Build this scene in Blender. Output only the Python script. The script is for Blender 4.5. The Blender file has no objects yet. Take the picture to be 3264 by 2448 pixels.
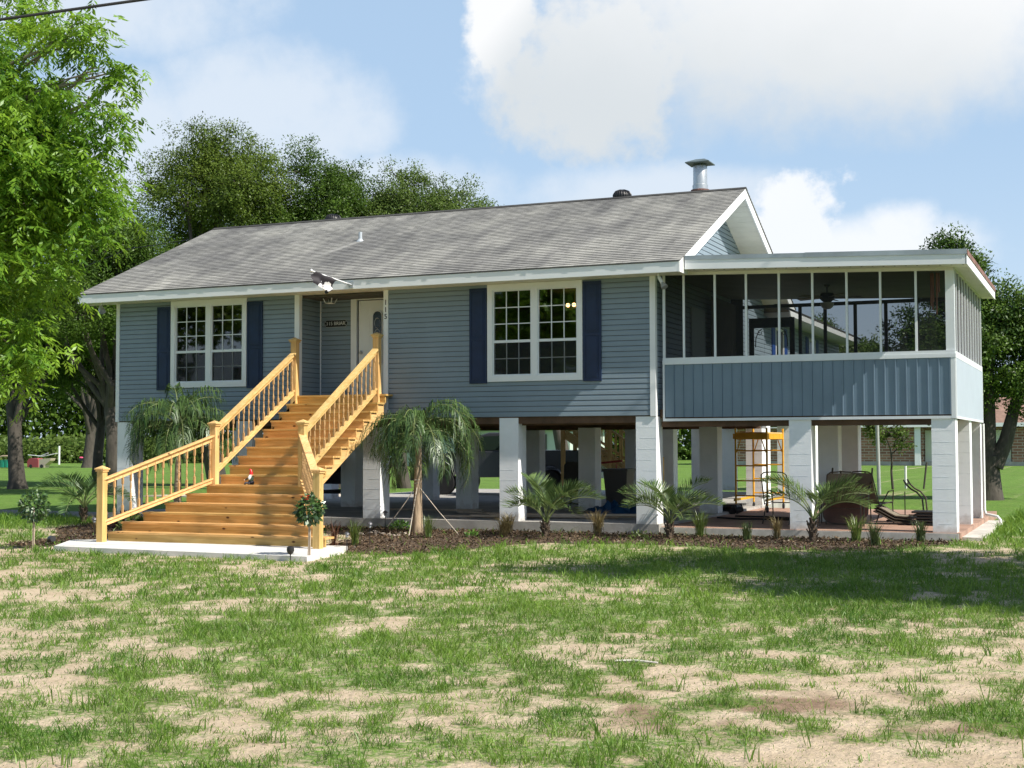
import bpy, math, random
import numpy as np
from mathutils import Vector, Matrix
random.seed(7); rng = np.random.default_rng(11)
scene = bpy.context.scene; COL = scene.collection
R = math.radians

# ------------------------------------------------------------------ camera
cam = bpy.data.cameras.new("camera"); camo = bpy.data.objects.new("camera", cam); COL.objects.link(camo)
cam.sensor_width = 36; cam.lens = 4404.58/3264*36; cam.clip_end = 6000
def cam_axes(yaw, pitch, roll):
    f = Vector((-math.sin(yaw)*math.cos(pitch), math.cos(yaw)*math.cos(pitch), math.sin(pitch)))
    r = Vector((math.cos(yaw), math.sin(yaw), 0)); u = r.cross(f)
    return r*math.cos(roll)+u*math.sin(roll), -r*math.sin(roll)+u*math.cos(roll), f
r_, u_, f_ = cam_axes(R(23.31165), R(2.52555), R(-0.14735))
M = Matrix((r_, u_, -f_)).transposed().to_4x4(); M.translation = (7.78885, -24.8473, 1.68658)
camo.matrix_world = M; scene.camera = camo

# ------------------------------------------------------------------ world, sun, exposure
SUN_AZ, SUN_EL = R(99.5), R(44.5)
world = bpy.data.worlds.new("World"); scene.world = world; world.use_nodes = True
wn, wl = world.node_tree.nodes, world.node_tree.links; wn.clear()
def wm(op, a, b=None, c=None, clamp=False):
    n = wn.new('ShaderNodeMath'); n.operation = op; n.use_clamp = clamp
    for i, v in enumerate((a, b, c)):
        if v is None: continue
        if isinstance(v, (int, float)): n.inputs[i].default_value = v
        else: wl.new(v, n.inputs[i])
    return n.outputs[0]
def wmix(f, a, b):
    n = wn.new('ShaderNodeMix'); n.data_type = 'RGBA'
    for i, v in ((0, f), (6, a), (7, b)):
        if isinstance(v, (int, float)): n.inputs[i].default_value = v
        elif isinstance(v, tuple): n.inputs[i].default_value = (*v, 1)
        else: wl.new(v, n.inputs[i])
    return n.outputs[2]
def sstep(x, lo, hi):
    n = wn.new('ShaderNodeMapRange'); n.interpolation_type = 'SMOOTHSTEP'
    wl.new(x, n.inputs[0]); n.inputs[1].default_value = lo; n.inputs[2].default_value = hi
    return n.outputs[0]
tc = wn.new('ShaderNodeTexCoord'); sx = wn.new('ShaderNodeSeparateXYZ'); wl.new(tc.outputs['Generated'], sx.inputs[0])
az = wm('MULTIPLY', wm('ARCTAN2', sx.outputs[0], sx.outputs[1]), 57.2958)
el = wm('MULTIPLY', wm('ARCSINE', sx.outputs[2]), 57.2958)
def wnoise(scale, detail=7, rough=.55, dist=0):
    n = wn.new('ShaderNodeTexNoise'); n.inputs['Scale'].default_value = scale; n.inputs['Detail'].default_value = detail
    n.inputs['Roughness'].default_value = rough; n.inputs['Distortion'].default_value = dist
    wl.new(tc.outputs['Generated'], n.inputs['Vector']); return n.outputs['Fac']
n1 = wnoise(8, 10, .6); n2 = wnoise(26, 6, .6); n3 = wnoise(4.5, 5, .5, .3)
nz = wm('ADD', wm('MULTIPLY', wm('SUBTRACT', n1, .5), 3.4), wm('MULTIPLY', wm('SUBTRACT', n2, .5), 1.5))
def blob(a, e, ra, re, soft, k=1.0):
    dx = wm('DIVIDE', wm('SUBTRACT', az, a), ra); dy = wm('DIVIDE', wm('SUBTRACT', el, e), re)
    d = wm('ADD', wm('MULTIPLY', dx, dx), wm('MULTIPLY', dy, dy))
    d = wm('ADD', d, wm('MULTIPLY', nz, k))
    return sstep(d, 1.0+soft, 1.0-soft)
def wmax(l):
    o = l[0]
    for x in l[1:]: o = wm('MAXIMUM', o, x)
    return o
big = wmax([blob(-19.6, 15.4, 5.2, 3.6, .40, 1.05), blob(-12, 16.9, 9.5, 4.4, .8, .8), blob(-2, 18.0, 10, 4.4, .9, .8), blob(-23.6,17.4,1.9,2.4,.3,1.2)])
cum = wmax([blob(-10.8, 9.4, 2.5, 2.0, .28, 1.3), blob(-12.6, 8.0, 2.4, 1.5, .35, 1.3), blob(-7.8, 8.6, 2.0, 1.2, .7, 1.0), blob(-9.3, 7.9, 4.6, 1.5, .75, .8)])
wisp = wmax([blob(-33.2, 13.6, 4.2, 2.7, .8, 1.0), blob(-39.5, 12.2, 3.2, 2.6, .8, 1.0), blob(-42, 17.4, 8, 1.9, .9, 1.1), blob(-30, 10.0, 7, 1.6, .95, 1.1), blob(-17, 10.2, 6, 1.2, .95, 1.0)])
other = wm('MULTIPLY', sstep(n3, .56, .7), sstep(wm('ABSOLUTE', wm('ADD', az, 20)), 26, 40))
wisp = wm('MULTIPLY', wisp, .72)
sky = wn.new('ShaderNodeTexSky'); sky.sky_type = 'NISHITA'; sky.sun_disc = False
sky.sun_elevation = SUN_EL; sky.sun_rotation = SUN_AZ; sky.dust_density = .6; sky.ozone_density = 1.2; sky.altitude = 0
hz = wm('MULTIPLY', sstep(el, 13, 1), .42)
SK = wmix(wm('MULTIPLY', sstep(el, 42, 18), .7), sky.outputs[0], (4.2, 5.8, 7.75))
c = wmix(hz, SK, (5.9, 6.9, 8.0))
c = wmix(wm('MULTIPLY', other, .8), c, (6.6, 7.0, 7.6))
c = wmix(wisp, c, (6.6, 7.1, 7.7))
# grey base of the large cloud, white towards its top and right end
g = wm('ADD', sstep(wm('ADD', el, wm('ADD', wm('MULTIPLY', az, .22), wm('MULTIPLY', nz, .9))), 9.2, 18.5), sstep(wm('ADD', az, wm('MULTIPLY', el, -.55)), -31.2, -34.4), clamp=True)
c = wmix(big, c, wmix(g, (5.7, 6.1, 6.4), (7.8, 7.9, 8.0)))
c = wmix(wm('MULTIPLY', cum, .9), c, (7.8, 8.0, 8.3))
bg = wn.new('ShaderNodeBackground'); bg.inputs[1].default_value = .088; wl.new(c, bg.inputs[0])
wo = wn.new('ShaderNodeOutputWorld'); wl.new(bg.outputs[0], wo.inputs[0])

sun = bpy.data.lights.new("sun", 'SUN'); sun.energy = 4.9; sun.angle = R(.5); sun.color = (1, .94, .84)
suno = bpy.data.objects.new("sun", sun); COL.objects.link(suno)
sd = Vector((math.sin(SUN_AZ)*math.cos(SUN_EL), math.cos(SUN_AZ)*math.cos(SUN_EL), math.sin(SUN_EL)))
suno.rotation_euler = sd.to_track_quat('Z', 'Y').to_euler(); suno.location = (20, -5, 25)
vs = scene.view_settings; vs.view_transform = 'Standard'; vs.look = 'None'; vs.exposure = 0.52; vs.gamma = 1
scene.cycles.use_denoising = True; scene.cycles.max_bounces = 8; scene.cycles.transparent_max_bounces = 16

# ------------------------------------------------------------------ materials
def mat(name, col, rough=.6, var=0, scale=3, bump=0, bscale=None, metal=0, col2=None, stretch=None, spec=.5, detail=5):
    m = bpy.data.materials.new(name); m.use_nodes = True; N, L = m.node_tree.nodes, m.node_tree.links
    b = N['Principled BSDF']; b.inputs['Roughness'].default_value = rough; b.inputs['Metallic'].default_value = metal
    b.inputs['Specular IOR Level'].default_value = spec
    b.inputs['Base Color'].default_value = (*col, 1)
    if var or bump:
        t = N.new('ShaderNodeTexCoord'); mp = N.new('ShaderNodeMapping'); L.new(t.outputs['Object'], mp.inputs[0])
        if stretch: mp.inputs['Scale'].default_value = stretch
        n = N.new('ShaderNodeTexNoise'); n.inputs['Scale'].default_value = scale; n.inputs['Detail'].default_value = detail; n.inputs['Roughness'].default_value = .62
        L.new(mp.outputs[0], n.inputs['Vector'])
        if var:
            r = N.new('ShaderNodeValToRGB'); L.new(n.outputs['Fac'], r.inputs[0])
            c2 = col2 or tuple(x*(1+var) for x in col); c1 = tuple(x*(1-var) for x in col) if not col2 else col
            r.color_ramp.elements[0].position = .34; r.color_ramp.elements[1].position = .66
            r.color_ramp.elements[0].color = (*c1, 1); r.color_ramp.elements[1].color = (*c2, 1)
            L.new(r.outputs[0], b.inputs['Base Color'])
        if bump:
            n2 = n
            if bscale:
                n2 = N.new('ShaderNodeTexNoise'); n2.inputs['Scale'].default_value = bscale; n2.inputs['Detail'].default_value = 4; L.new(mp.outputs[0], n2.inputs['Vector'])
            bp = N.new('ShaderNodeBump'); bp.inputs['Strength'].default_value = bump; bp.inputs['Distance'].default_value = .02
            L.new(n2.outputs['Fac'], bp.inputs['Height']); L.new(bp.outputs[0], b.inputs['Normal'])
    return m
def leafmat(name, c1, c2, trans=.35, gloss=.12, rough=.4):
    m = bpy.data.materials.new(name); m.use_nodes = True; N, L = m.node_tree.nodes, m.node_tree.links
    N.remove(N['Principled BSDF']); out = N['Material Output']
    a = N.new('ShaderNodeAttribute'); a.attribute_name = 'tint'
    r = N.new('ShaderNodeValToRGB'); L.new(a.outputs['Fac'], r.inputs[0])
    r.color_ramp.elements[0].color = (*c1, 1); r.color_ramp.elements[1].color = (*c2, 1)
    d = N.new('ShaderNodeBsdfDiffuse'); t = N.new('ShaderNodeBsdfTranslucent'); g = N.new('ShaderNodeBsdfGlossy')
    g.inputs['Roughness'].default_value = rough; g.inputs['Color'].default_value = (.8, .85, .8, 1)
    hs = N.new('ShaderNodeHueSaturation'); hs.inputs['Value'].default_value = 1.35; hs.inputs['Hue'].default_value = .485; L.new(r.outputs[0], hs.inputs['Color'])
    L.new(r.outputs[0], d.inputs[0]); L.new(hs.outputs[0], t.inputs[0])
    x = N.new('ShaderNodeMixShader'); x.inputs[0].default_value = trans; L.new(d.outputs[0], x.inputs[1]); L.new(t.outputs[0], x.inputs[2])
    y = N.new('ShaderNodeMixShader'); y.inputs[0].default_value = gloss; L.new(x.outputs[0], y.inputs[1]); L.new(g.outputs[0], y.inputs[2])
    L.new(y.outputs[0], out.inputs[0]); return m
def glassmat(name, tint=(.8, .9, .9), clear=.75, rough=.02):
    m = bpy.data.materials.new(name); m.use_nodes = True; N, L = m.node_tree.nodes, m.node_tree.links
    N.remove(N['Principled BSDF']); out = N['Material Output']
    t = N.new('ShaderNodeBsdfTransparent'); t.inputs[0].default_value = (*[x*clear for x in tint], 1)
    g = N.new('ShaderNodeBsdfGlossy'); g.inputs['Roughness'].default_value = rough
    f = N.new('ShaderNodeFresnel'); f.inputs[0].default_value = 2.3
    x = N.new('ShaderNodeMixShader'); L.new(f.outputs[0], x.inputs[0]); L.new(t.outputs[0], x.inputs[1]); L.new(g.outputs[0], x.inputs[2])
    L.new(x.outputs[0], out.inputs[0]); return m
def screenmat(name, col, through):
    m = bpy.data.materials.new(name); m.use_nodes = True; N, L = m.node_tree.nodes, m.node_tree.links
    N.remove(N['Principled BSDF']); out = N['Material Output']
    t = N.new('ShaderNodeBsdfTransparent'); d = N.new('ShaderNodeBsdfDiffuse'); d.inputs[0].default_value = (*col, 1)
    x = N.new('ShaderNodeMixShader'); x.inputs[0].default_value = 1-through; L.new(t.outputs[0], x.inputs[1]); L.new(d.outputs[0], x.inputs[2])
    L.new(x.outputs[0], out.inputs[0]); return m
def emimat(name, col, s):
    m = bpy.data.materials.new(name); m.use_nodes = True; N, L = m.node_tree.nodes, m.node_tree.links
    b = N['Principled BSDF']; b.inputs['Emission Color'].default_value = (*col, 1); b.inputs['Emission Strength'].default_value = s; return m
def woodmat(name, c1, c2, axis, rough=.62):
    m = bpy.data.materials.new(name); m.use_nodes = True; N, L = m.node_tree.nodes, m.node_tree.links
    b = N['Principled BSDF']; b.inputs['Roughness'].default_value = rough; b.inputs['Specular IOR Level'].default_value = .3
    t = N.new('ShaderNodeTexCoord'); mp = N.new('ShaderNodeMapping'); L.new(t.outputs['Object'], mp.inputs[0])
    s = [14, 14, 14]; s[axis] = .9; mp.inputs['Scale'].default_value = s
    n = N.new('ShaderNodeTexNoise'); n.inputs['Scale'].default_value = 1.6; n.inputs['Detail'].default_value = 6; n.inputs['Distortion'].default_value = .6; L.new(mp.outputs[0], n.inputs['Vector'])
    r = N.new('ShaderNodeValToRGB'); r.color_ramp.elements[0].position = .35; r.color_ramp.elements[1].position = .65
    r.color_ramp.elements[0].color = (*c1, 1); r.color_ramp.elements[1].color = (*c2, 1); L.new(n.outputs['Fac'], r.inputs[0])
    # knots
    v = N.new('ShaderNodeTexVoronoi'); mp2 = N.new('ShaderNodeMapping'); s2 = [5, 5, 5]; s2[axis] = 2.6; mp2.inputs['Scale'].default_value = s2
    L.new(t.outputs['Object'], mp2.inputs[0]); L.new(mp2.outputs[0], v.inputs['Vector']); v.inputs['Scale'].default_value = 1.0
    k = N.new('ShaderNodeMapRange'); L.new(v.outputs['Distance'], k.inputs[0]); k.inputs[1].default_value = .06; k.inputs[2].default_value = .12; k.inputs[3].default_value = 1; k.inputs[4].default_value = 0
    # board to board change
    w = N.new('ShaderNodeTexNoise'); w.inputs['Scale'].default_value = 2.2; w.inputs['Detail'].default_value = 1; L.new(t.outputs['Object'], w.inputs['Vector'])
    hs = N.new('ShaderNodeHueSaturation'); L.new(r.outputs[0], hs.inputs['Color'])
    oi = N.new('ShaderNodeObjectInfo'); L.new(oi.outputs['Random'], mp.inputs['Location']); ad = N.new('ShaderNodeMath'); ad.operation = 'MULTIPLY_ADD'; L.new(oi.outputs['Random'], ad.inputs[0]); ad.inputs[1].default_value = .55; L.new(w.outputs['Fac'], ad.inputs[2])
    mr = N.new('ShaderNodeMapRange'); L.new(ad.outputs[0], mr.inputs[0]); mr.inputs[1].default_value = .35; mr.inputs[2].default_value = 1.15; mr.inputs[3].default_value = .78; mr.inputs[4].default_value = 1.18
    L.new(mr.outputs[0], hs.inputs['Value']); hm = N.new('ShaderNodeMapRange'); L.new(oi.outputs['Random'], hm.inputs[0]); hm.inputs[3].default_value = .512; hm.inputs[4].default_value = .492; L.new(hm.outputs[0], hs.inputs['Hue'])
    x = N.new('ShaderNodeMix'); x.data_type = 'RGBA'; L.new(k.outputs[0], x.inputs[0]); L.new(hs.outputs[0], x.inputs[6]); x.inputs[7].default_value = (.10, .04, .015, 1)
    L.new(x.outputs[2], b.inputs['Base Color']); return m

white = mat('white_trim', (.80, .81, .82), .45, .03, 2)
whitefascia = mat('white_fascia', (.80, .82, .83), .4, .012, 1.2)
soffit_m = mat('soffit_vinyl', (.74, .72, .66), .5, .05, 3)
siding_m = mat('blue_vinyl_siding', (.215, .272, .320), .42, .06, 1.1, .06, 40)
skirt_m = mat('blue_metal_panel', (.162, .232, .300), .4, .07, 1.5)
shutter_m = mat('navy_shutter', (.004, .018, .064), .55, .15, 4)
def piermat():
    m = mat('painted_block', (.86, .88, .90), .7, .03, 5, .10, 60); N, L = m.node_tree.nodes, m.node_tree.links; b = N['Principled BSDF']; src = b.inputs['Base Color'].links[0].from_socket
    g_ = N.new('ShaderNodeNewGeometry'); sp = N.new('ShaderNodeSeparateXYZ'); L.new(g_.outputs['Position'], sp.inputs[0]); n = N.new('ShaderNodeTexNoise'); n.inputs['Scale'].default_value = 9; n.inputs['Detail'].default_value = 6; L.new(g_.outputs['Position'], n.inputs['Vector'])
    a_ = N.new('ShaderNodeMath'); a_.operation = 'MULTIPLY_ADD'; L.new(n.outputs['Fac'], a_.inputs[0]); a_.inputs[1].default_value = .5; L.new(sp.outputs[2], a_.inputs[2])
    mr = N.new('ShaderNodeMapRange'); L.new(a_.outputs[0], mr.inputs[0]); mr.inputs[1].default_value = .38; mr.inputs[2].default_value = .62; mr.inputs[3].default_value = .55; mr.inputs[4].default_value = 0
    x = N.new('ShaderNodeMix'); x.data_type = 'RGBA'; L.new(mr.outputs[0], x.inputs[0]); L.new(src, x.inputs[6]); x.inputs[7].default_value = (.34, .28, .21, 1); L.new(x.outputs[2], b.inputs['Base Color']); return m
pier_m = piermat()
dark_m = mat('interior_dark', (.028, .026, .024), .8, .2, 3)
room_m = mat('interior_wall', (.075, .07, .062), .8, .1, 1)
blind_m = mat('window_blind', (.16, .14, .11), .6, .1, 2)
glass_m = glassmat('window_glass'); sashscreen_m = screenmat('sash_screen', (.035, .037, .04), .5)
porchscreen_m = screenmat('porch_screen', (.028, .030, .032), .43)
concrete_m = mat('concrete', (.36, .345, .32), .85, .22, 1.4, .3, 30)
patio_m = mat('patio_floor', (.36, .225, .165), .8, .2, 1.3, .1, 20)
padc_m = mat('pale_concrete_pad', (.66, .65, .62), .85, .08, 2.5, .2, 40)
alu_m = mat('white_aluminium', (.74, .77, .79), .35, .03, 2)
flash_m = mat('galvanised_flashing', (.36, .40, .42), .4, .18, 1.5, metal=.3)
rust_m = mat('rusty_flashing', (.20, .10, .08), .7, .4, 4)
sidepanel_m = mat('pale_blue_panel', (.43, .485, .555), .45, .04, 1.5)
beam_m = mat('dark_timber', (.10, .055, .03), .8, .3, 3)
steel_m = mat('galvanised_steel', (.48, .50, .52), .35, .15, 3, metal=.6)
black_m = mat('black_metal', (.018, .018, .02), .45, .2, 3)
rubber_m = mat('black_rubber', (.012, .012, .013), .8, .2, 3)
yellow_m = mat('yellow_paint', (.72, .36, .02), .4, .12, 5)
bronze_m = mat('bronze_tube', (.060, .048, .036), .4, .2, 4)
sling_m = mat('sling_fabric', (.20, .17, .125), .8, .12, 6)
brown_m = mat('brown_panel', (.12, .055, .035), .35, .3, 3)
wood_x = woodmat('stair_boards', (.48, .275, .088), (.67, .42, .163), 0)
wood_z = woodmat('newel_pine', (.58, .35, .125), (.74, .49, .21), 2)
wood_r = woodmat('rail_pine', (.62, .37, .14), (.77, .51, .23), 1)
bal_m = mat('baluster_pine', (.46, .28, .12), .6, .18, 9)
bark_m = mat('grey_bark', (.062, .053, .043), .9, .35, 5, .9, 14, stretch=(1, 1, .35))
twig_m = mat('pale_branch', (.28, .23, .18), .85, .25, 6)
palmtrunk_m = mat('palm_trunk', (.36, .27, .18), .85, .35, 9, .7, 20, stretch=(1, 1, .2))
pindotrunk_m = mat('pindo_trunk', (.085, .06, .04), .9, .35, 14, .8, 30)
rope_m = mat('pale_rope', (.52, .46, .38), .9, .15, 20)
mulch_m = mat('mulch_soil', (.050, .034, .022), .95, .45, 9, .9, 25, col2=(.125, .085, .055))
chip_m = leafmat('mulch_chips', (.032, .021, .013), (.21, .145, .09), 0, .02)
gravel_m = mat('grey_gravel_road', (.20, .19, .175), .95, .25, 8, .6, 60)
whitepole_m = mat('white_pvc', (.72, .73, .72), .45, .05, 4)

# ------------------------------------------------------------------ mesh helpers
class MB:
    def __init__(s): s.v = []; s.f = []; s.t = []
    def add(s, vs, fs):
        o = len(s.v); s.v += [tuple(v) for v in vs]; s.f += [tuple(i+o for i in f) for f in fs]; return s
    def box(s, x0, y0, z0, x1, y1, z1):
        if x0 > x1: x0, x1 = x1, x0
        if y0 > y1: y0, y1 = y1, y0
        if z0 > z1: z0, z1 = z1, z0
        return s.add([(x0,y0,z0),(x1,y0,z0),(x1,y1,z0),(x0,y1,z0),(x0,y0,z1),(x1,y0,z1),(x1,y1,z1),(x0,y1,z1)],
              [(0,3,2,1),(4,5,6,7),(0,1,5,4),(1,2,6,5),(2,3,7,6),(3,0,4,7)])
    def bar(s, a, b, w, h, up=(0,0,1)):
        a, b = Vector(a), Vector(b); d = (b-a).normalized(); u = Vector(up); r = d.cross(u)
        if r.length < 1e-4: r = d.cross(Vector((1,0,0)))
        r.normalize(); u = r.cross(d).normalized(); r *= w/2; u *= h/2
        vs = [p+x for p in (a, b) for x in (-r-u, r-u, r+u, -r+u)]
        return s.add(vs, [(0,1,2,3),(4,7,6,5),(0,4,5,1),(1,5,6,2),(2,6,7,3),(3,7,4,0)])
    def tube(s, pts, rad, n=8, cap=True):
        pts = [Vector(p) for p in pts]; k = len(pts)
        rad = [rad]*k if isinstance(rad, (int, float)) else rad
        ref = Vector((.31, .17, .93)).normalized(); base = len(s.v); prev = None
        for i, p in enumerate(pts):
            d = (pts[min(i+1, k-1)]-pts[max(i-1, 0)]).normalized()
            if prev is None:
                if abs(d.dot(ref)) > .95: ref = Vector((1, 0, .1)).normalized()
                r = d.cross(ref).normalized()
            else: r = (prev-d*prev.dot(d)).normalized()
            prev = r; u = d.cross(r)
            for j in range(n):
                a = 2*math.pi*j/n; s.v.append(tuple(p+(r*math.cos(a)+u*math.sin(a))*rad[i]))
        for i in range(k-1):
            for j in range(n):
                a = base+i*n+j; b = base+i*n+(j+1) % n; s.f.append((a, b, b+n, a+n))
        if cap:
            s.f.append(tuple(base+j for j in reversed(range(n)))); s.f.append(tuple(base+(k-1)*n+j for j in range(n)))
        return s
    def lathe(s, prof, cx=0, cy=0, n=16, axis='z'):
        base = len(s.v)
        for r, z in prof:
            for j in range(n):
                a = 2*math.pi*j/n; s.v.append((cx+r*math.cos(a), cy+r*math.sin(a), z))
        for i in range(len(prof)-1):
            for j in range(n):
                a = base+i*n+j; b = base+i*n+(j+1) % n; s.f.append((a, b, b+n, a+n))
        s.f.append(tuple(base+j for j in reversed(range(n)))); s.f.append(tuple(base+(len(prof)-1)*n+j for j in range(n)))
        return s
    def prism(s, poly, a0, a1, axis='z'):
        # poly in the plane across axis: z -> (x,y); y -> (x,z); x -> (y,z)
        def P(p, a): return (p[0], p[1], a) if axis == 'z' else ((p[0], a, p[1]) if axis == 'y' else (a, p[0], p[1]))
        n = len(poly); return s.add([P(p, a0) for p in poly]+[P(p, a1) for p in poly],
            [tuple(range(n)), tuple(reversed(range(n, 2*n)))]+[(i, i+n, (i+1) % n+n, (i+1) % n) for i in range(n)])
    def quad(s, a, b, c, d): return s.add([a, b, c, d], [(0, 1, 2, 3)])
    def rot(s, ang, origin=(0,0,0), axis='Z', start=0):
        m = Matrix.Rotation(ang, 3, axis); o = Vector(origin)
        s.v[start:] = [tuple(m @ (Vector(v)-o)+o) for v in s.v[start:]]; return s
    def build(s, name, m, parent=None, smooth=False, fix=True):
        me = bpy.data.meshes.new(name); off = OFF.get(parent, Vector((0, 0, 0))) if parent else Vector((0,0,0))
        me.from_pydata([tuple(Vector(v)-off) for v in s.v], [], s.f)
        if fix:
            import bmesh
            b = bmesh.new(); b.from_mesh(me); bmesh.ops.recalc_face_normals(b, faces=b.faces); b.to_mesh(me); b.free()
        me.materials.append(m)
        if len(s.t) == len(me.polygons) and s.t: me.attributes.new('tint', 'FLOAT', 'FACE').data.foreach_set('value', s.t)
        if smooth: me.polygons.foreach_set('use_smooth', [True]*len(me.polygons)); me.set_sharp_from_angle(angle=R(40))
        return link(name, me, parent)
OFF = {}
def link(name, me, parent=None):
    o = bpy.data.objects.new(name, me); COL.objects.link(o)
    if parent: o.parent = parent; OFF[o] = OFF.get(parent, Vector((0, 0, 0)))
    return o
def thing(name, label, cat, loc=(0,0,0), group=None):
    o = bpy.data.objects.new(name, None); o.empty_display_size = .2; COL.objects.link(o); o.location = loc; OFF[o] = Vector(loc)
    return tag(o, label, cat, group)
def tag(o, label, cat, group=None):
    o['label'] = label; o['category'] = cat
    if group: o['group'] = group
    return o
def struct(o, kind='structure'): o['kind'] = kind; return o
def top(mb, name, m, label, cat, loc, group=None, smooth=False):
    """a thing that is one mesh: origin at loc"""
    mb.v = [tuple(Vector(v)-Vector(loc)) for v in mb.v]; o = mb.build(name, m, None, smooth); o.location = loc; return tag(o, label, cat, group)
def dup(root, loc, rotz=None, scale=None, label=None):
    r = root.copy(); COL.objects.link(r); r.location = loc
    if rotz is not None: r.rotation_euler = (0, 0, rotz)
    if scale is not None: r.scale = (scale,)*3
    if label: r['label'] = label
    for ch in list(root.children):
        c_ = ch.copy(); COL.objects.link(c_); c_.parent = r
        for g_ in ch.children: d_ = g_.copy(); COL.objects.link(d_); d_.parent = c_
    return r
def fastmesh(name, V, F, m, tint=None, smooth=False):
    """V (n,3), F (k,q) arrays"""
    me = bpy.data.meshes.new(name); V = np.asarray(V, np.float32); F = np.asarray(F, np.int32); k, q = F.shape
    me.vertices.add(len(V)); me.vertices.foreach_set('co', V.ravel())
    me.loops.add(k*q); me.loops.foreach_set('vertex_index', F.ravel())
    me.polygons.add(k); me.polygons.foreach_set('loop_start', np.arange(0, k*q, q, dtype=np.int32))
    try: me.polygons.foreach_set('loop_total', np.full(k, q, np.int32))
    except Exception: pass
    me.update(calc_edges=True)
    if tint is not None:
        a = me.attributes.new('tint', 'FLOAT', 'FACE'); a.data.foreach_set('value', np.asarray(tint, np.float32))
    if smooth: me.polygons.foreach_set('use_smooth', np.ones(k, bool))
    me.materials.append(m); me.validate(); return me
def textmesh(name, s, size, m, parent, loc, rot, extrude=.004, align='CENTER', spacing=1.0):
    cu = bpy.data.curves.new(name, 'FONT'); cu.body = s; cu.size = size; cu.extrude = extrude; cu.align_x = align; cu.align_y = 'CENTER'; cu.space_character = spacing
    t = bpy.data.objects.new('tmp', cu); COL.objects.link(t); dg = bpy.context.evaluated_depsgraph_get(); dg.update()
    me = bpy.data.meshes.new_from_object(t.evaluated_get(dg)); bpy.data.objects.remove(t); bpy.data.curves.remove(cu)
    me.materials.clear(); me.materials.append(m); me.name = name
    me.transform(Matrix.Translation(Vector(loc)-OFF.get(parent, Vector((0,0,0)))) @ rot.to_4x4())
    return link(name, me, parent)
def unit(a): return a/np.maximum(np.linalg.norm(a, axis=-1, keepdims=True), 1e-9)
def leafquads(P, D, N, L, W):
    """P base points, D directions, N normals, L lengths, W widths -> kite leaves"""
    D = unit(D); S = unit(np.cross(D, N)); L = L[:, None]; W = W[:, None]
    mid = P+D*L*.42+np.cross(S, D)*L*.06
    V = np.stack([P, mid-S*W/2, P+D*L, mid+S*W/2], 1).reshape(-1, 3)
    F = np.arange(len(P)*4).reshape(-1, 4); return V, F
# smooth lattice noise in numpy, shared by the lawn's colour and its blades
_lat = rng.random((256, 256))
def vnoise(x, y, s):
    x = np.asarray(x)/s+100; y = np.asarray(y)/s+100; i = np.floor(x).astype(int); j = np.floor(y).astype(int); u = x-i; v = y-j
    u = u*u*(3-2*u); v = v*v*(3-2*v); g_ = lambda a, b: _lat[a % 256, b % 256]
    return (g_(i, j)*(1-u)+g_(i+1, j)*u)*(1-v)+(g_(i, j+1)*(1-u)+g_(i+1, j+1)*u)*v
def fbm(x, y, s, o=4):
    t = 0; a = .5; n = 0
    for k in range(o): t = t+a*vnoise(x+k*17.3, y-k*9.1, s/2**k); n += a; a *= .55
    return t/n
def smooth(x, a, b): t = np.clip((np.asarray(x)-a)/(b-a), 0, 1); return t*t*(3-2*t)
def gz(x, y): return -.12*(1-smooth(y, -4.2, -1.2))-.0*x

# ------------------------------------------------------------------ lawn (one sheet), road, pads, beds
def cover(x, y):
    """share of grass on the lawn 0..1"""
    n = fbm(x*.8, y, .95, 5); f = fbm(x+40, y+11, .26, 3)
    b = .57+0*x+.10*smooth(-y, 14, 17)*smooth(-x, -3.5, -1.5)
    def bump(cx, cy, r, k): return k*np.exp(-((x-cx)**2+(y-cy)**2)/(2*r*r))
    b = b+bump(6.6, -14.6, 1.6, -.16)+bump(4.6, -16.5, 1.5, -.05)+bump(-5.5, -9, 2.6, -.10)+bump(-.6, -8.6, 1.2, -.02)
    b = b+bump(2.5, -10.5, 2.6, .10)+bump(5.5, -10.5, 3, .12)+bump(3, -5.5, 2.5, .25)+bump(-2.2, -6.2, 1.8, .10)+bump(1.0, -16.5, 1.2, .06)+bump(8,-6,3,.25)+bump(2.2,-13.8,1.2,.05)
    b = b+.30*smooth(-np.hypot((x-1.0)/5.2, (y+4.0)/1.5), -1.3, -.6)
    g_ = (n-.5)*1.9+(f-.5)*2.3+b
    g_ = g_+.6*smooth(y, -2.0, 2)+.6*smooth(-x, 11.5, 14)+.6*smooth(x, 10, 14)
    return smooth(g_, .0, .98)+.45*np.clip(smooth(y, 1, 3)+smooth(-x, 12.5, 15)+smooth(x, 9.5, 12), 0, 1)
def inpoly(x, y, poly):
    x = np.asarray(x); y = np.asarray(y); c_ = np.zeros(x.shape, bool); n = len(poly)
    for i in range(n):
        x1, y1 = poly[i]; x2, y2 = poly[(i+1) % n]
        c_ ^= ((y1 > y) != (y2 > y)) & (x < (x2-x1)*(y-y1)/((y2-y1) or 1e-9)+x1)
    return c_
BED = [(-4.9,-4.3),(-3.6,-4.6),(-2.9,-4.6),(-2.3,-3.2),(-1.2,-2.2),(.5,-2.1),(2.0,-2.3),(3.6,-2.3),(4.6,-1.9),(5.2,-1.0),(5.5,.0),(5.5,.12),(-.0,.05),(-5.5,-.02),(-7.4,.0),(-5.2,-2.2),(-5.0,-3.6)]
BED2 = [(-12.2,-.1),(-9.6,-.1),(-9.0,-2.5),(-8.9,-3.9),(-9.8,-4.7),(-9.7,-5.7),(-10.8,-5.2),(-11.2,-3.4),(-12.3,-2.2)]
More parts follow.
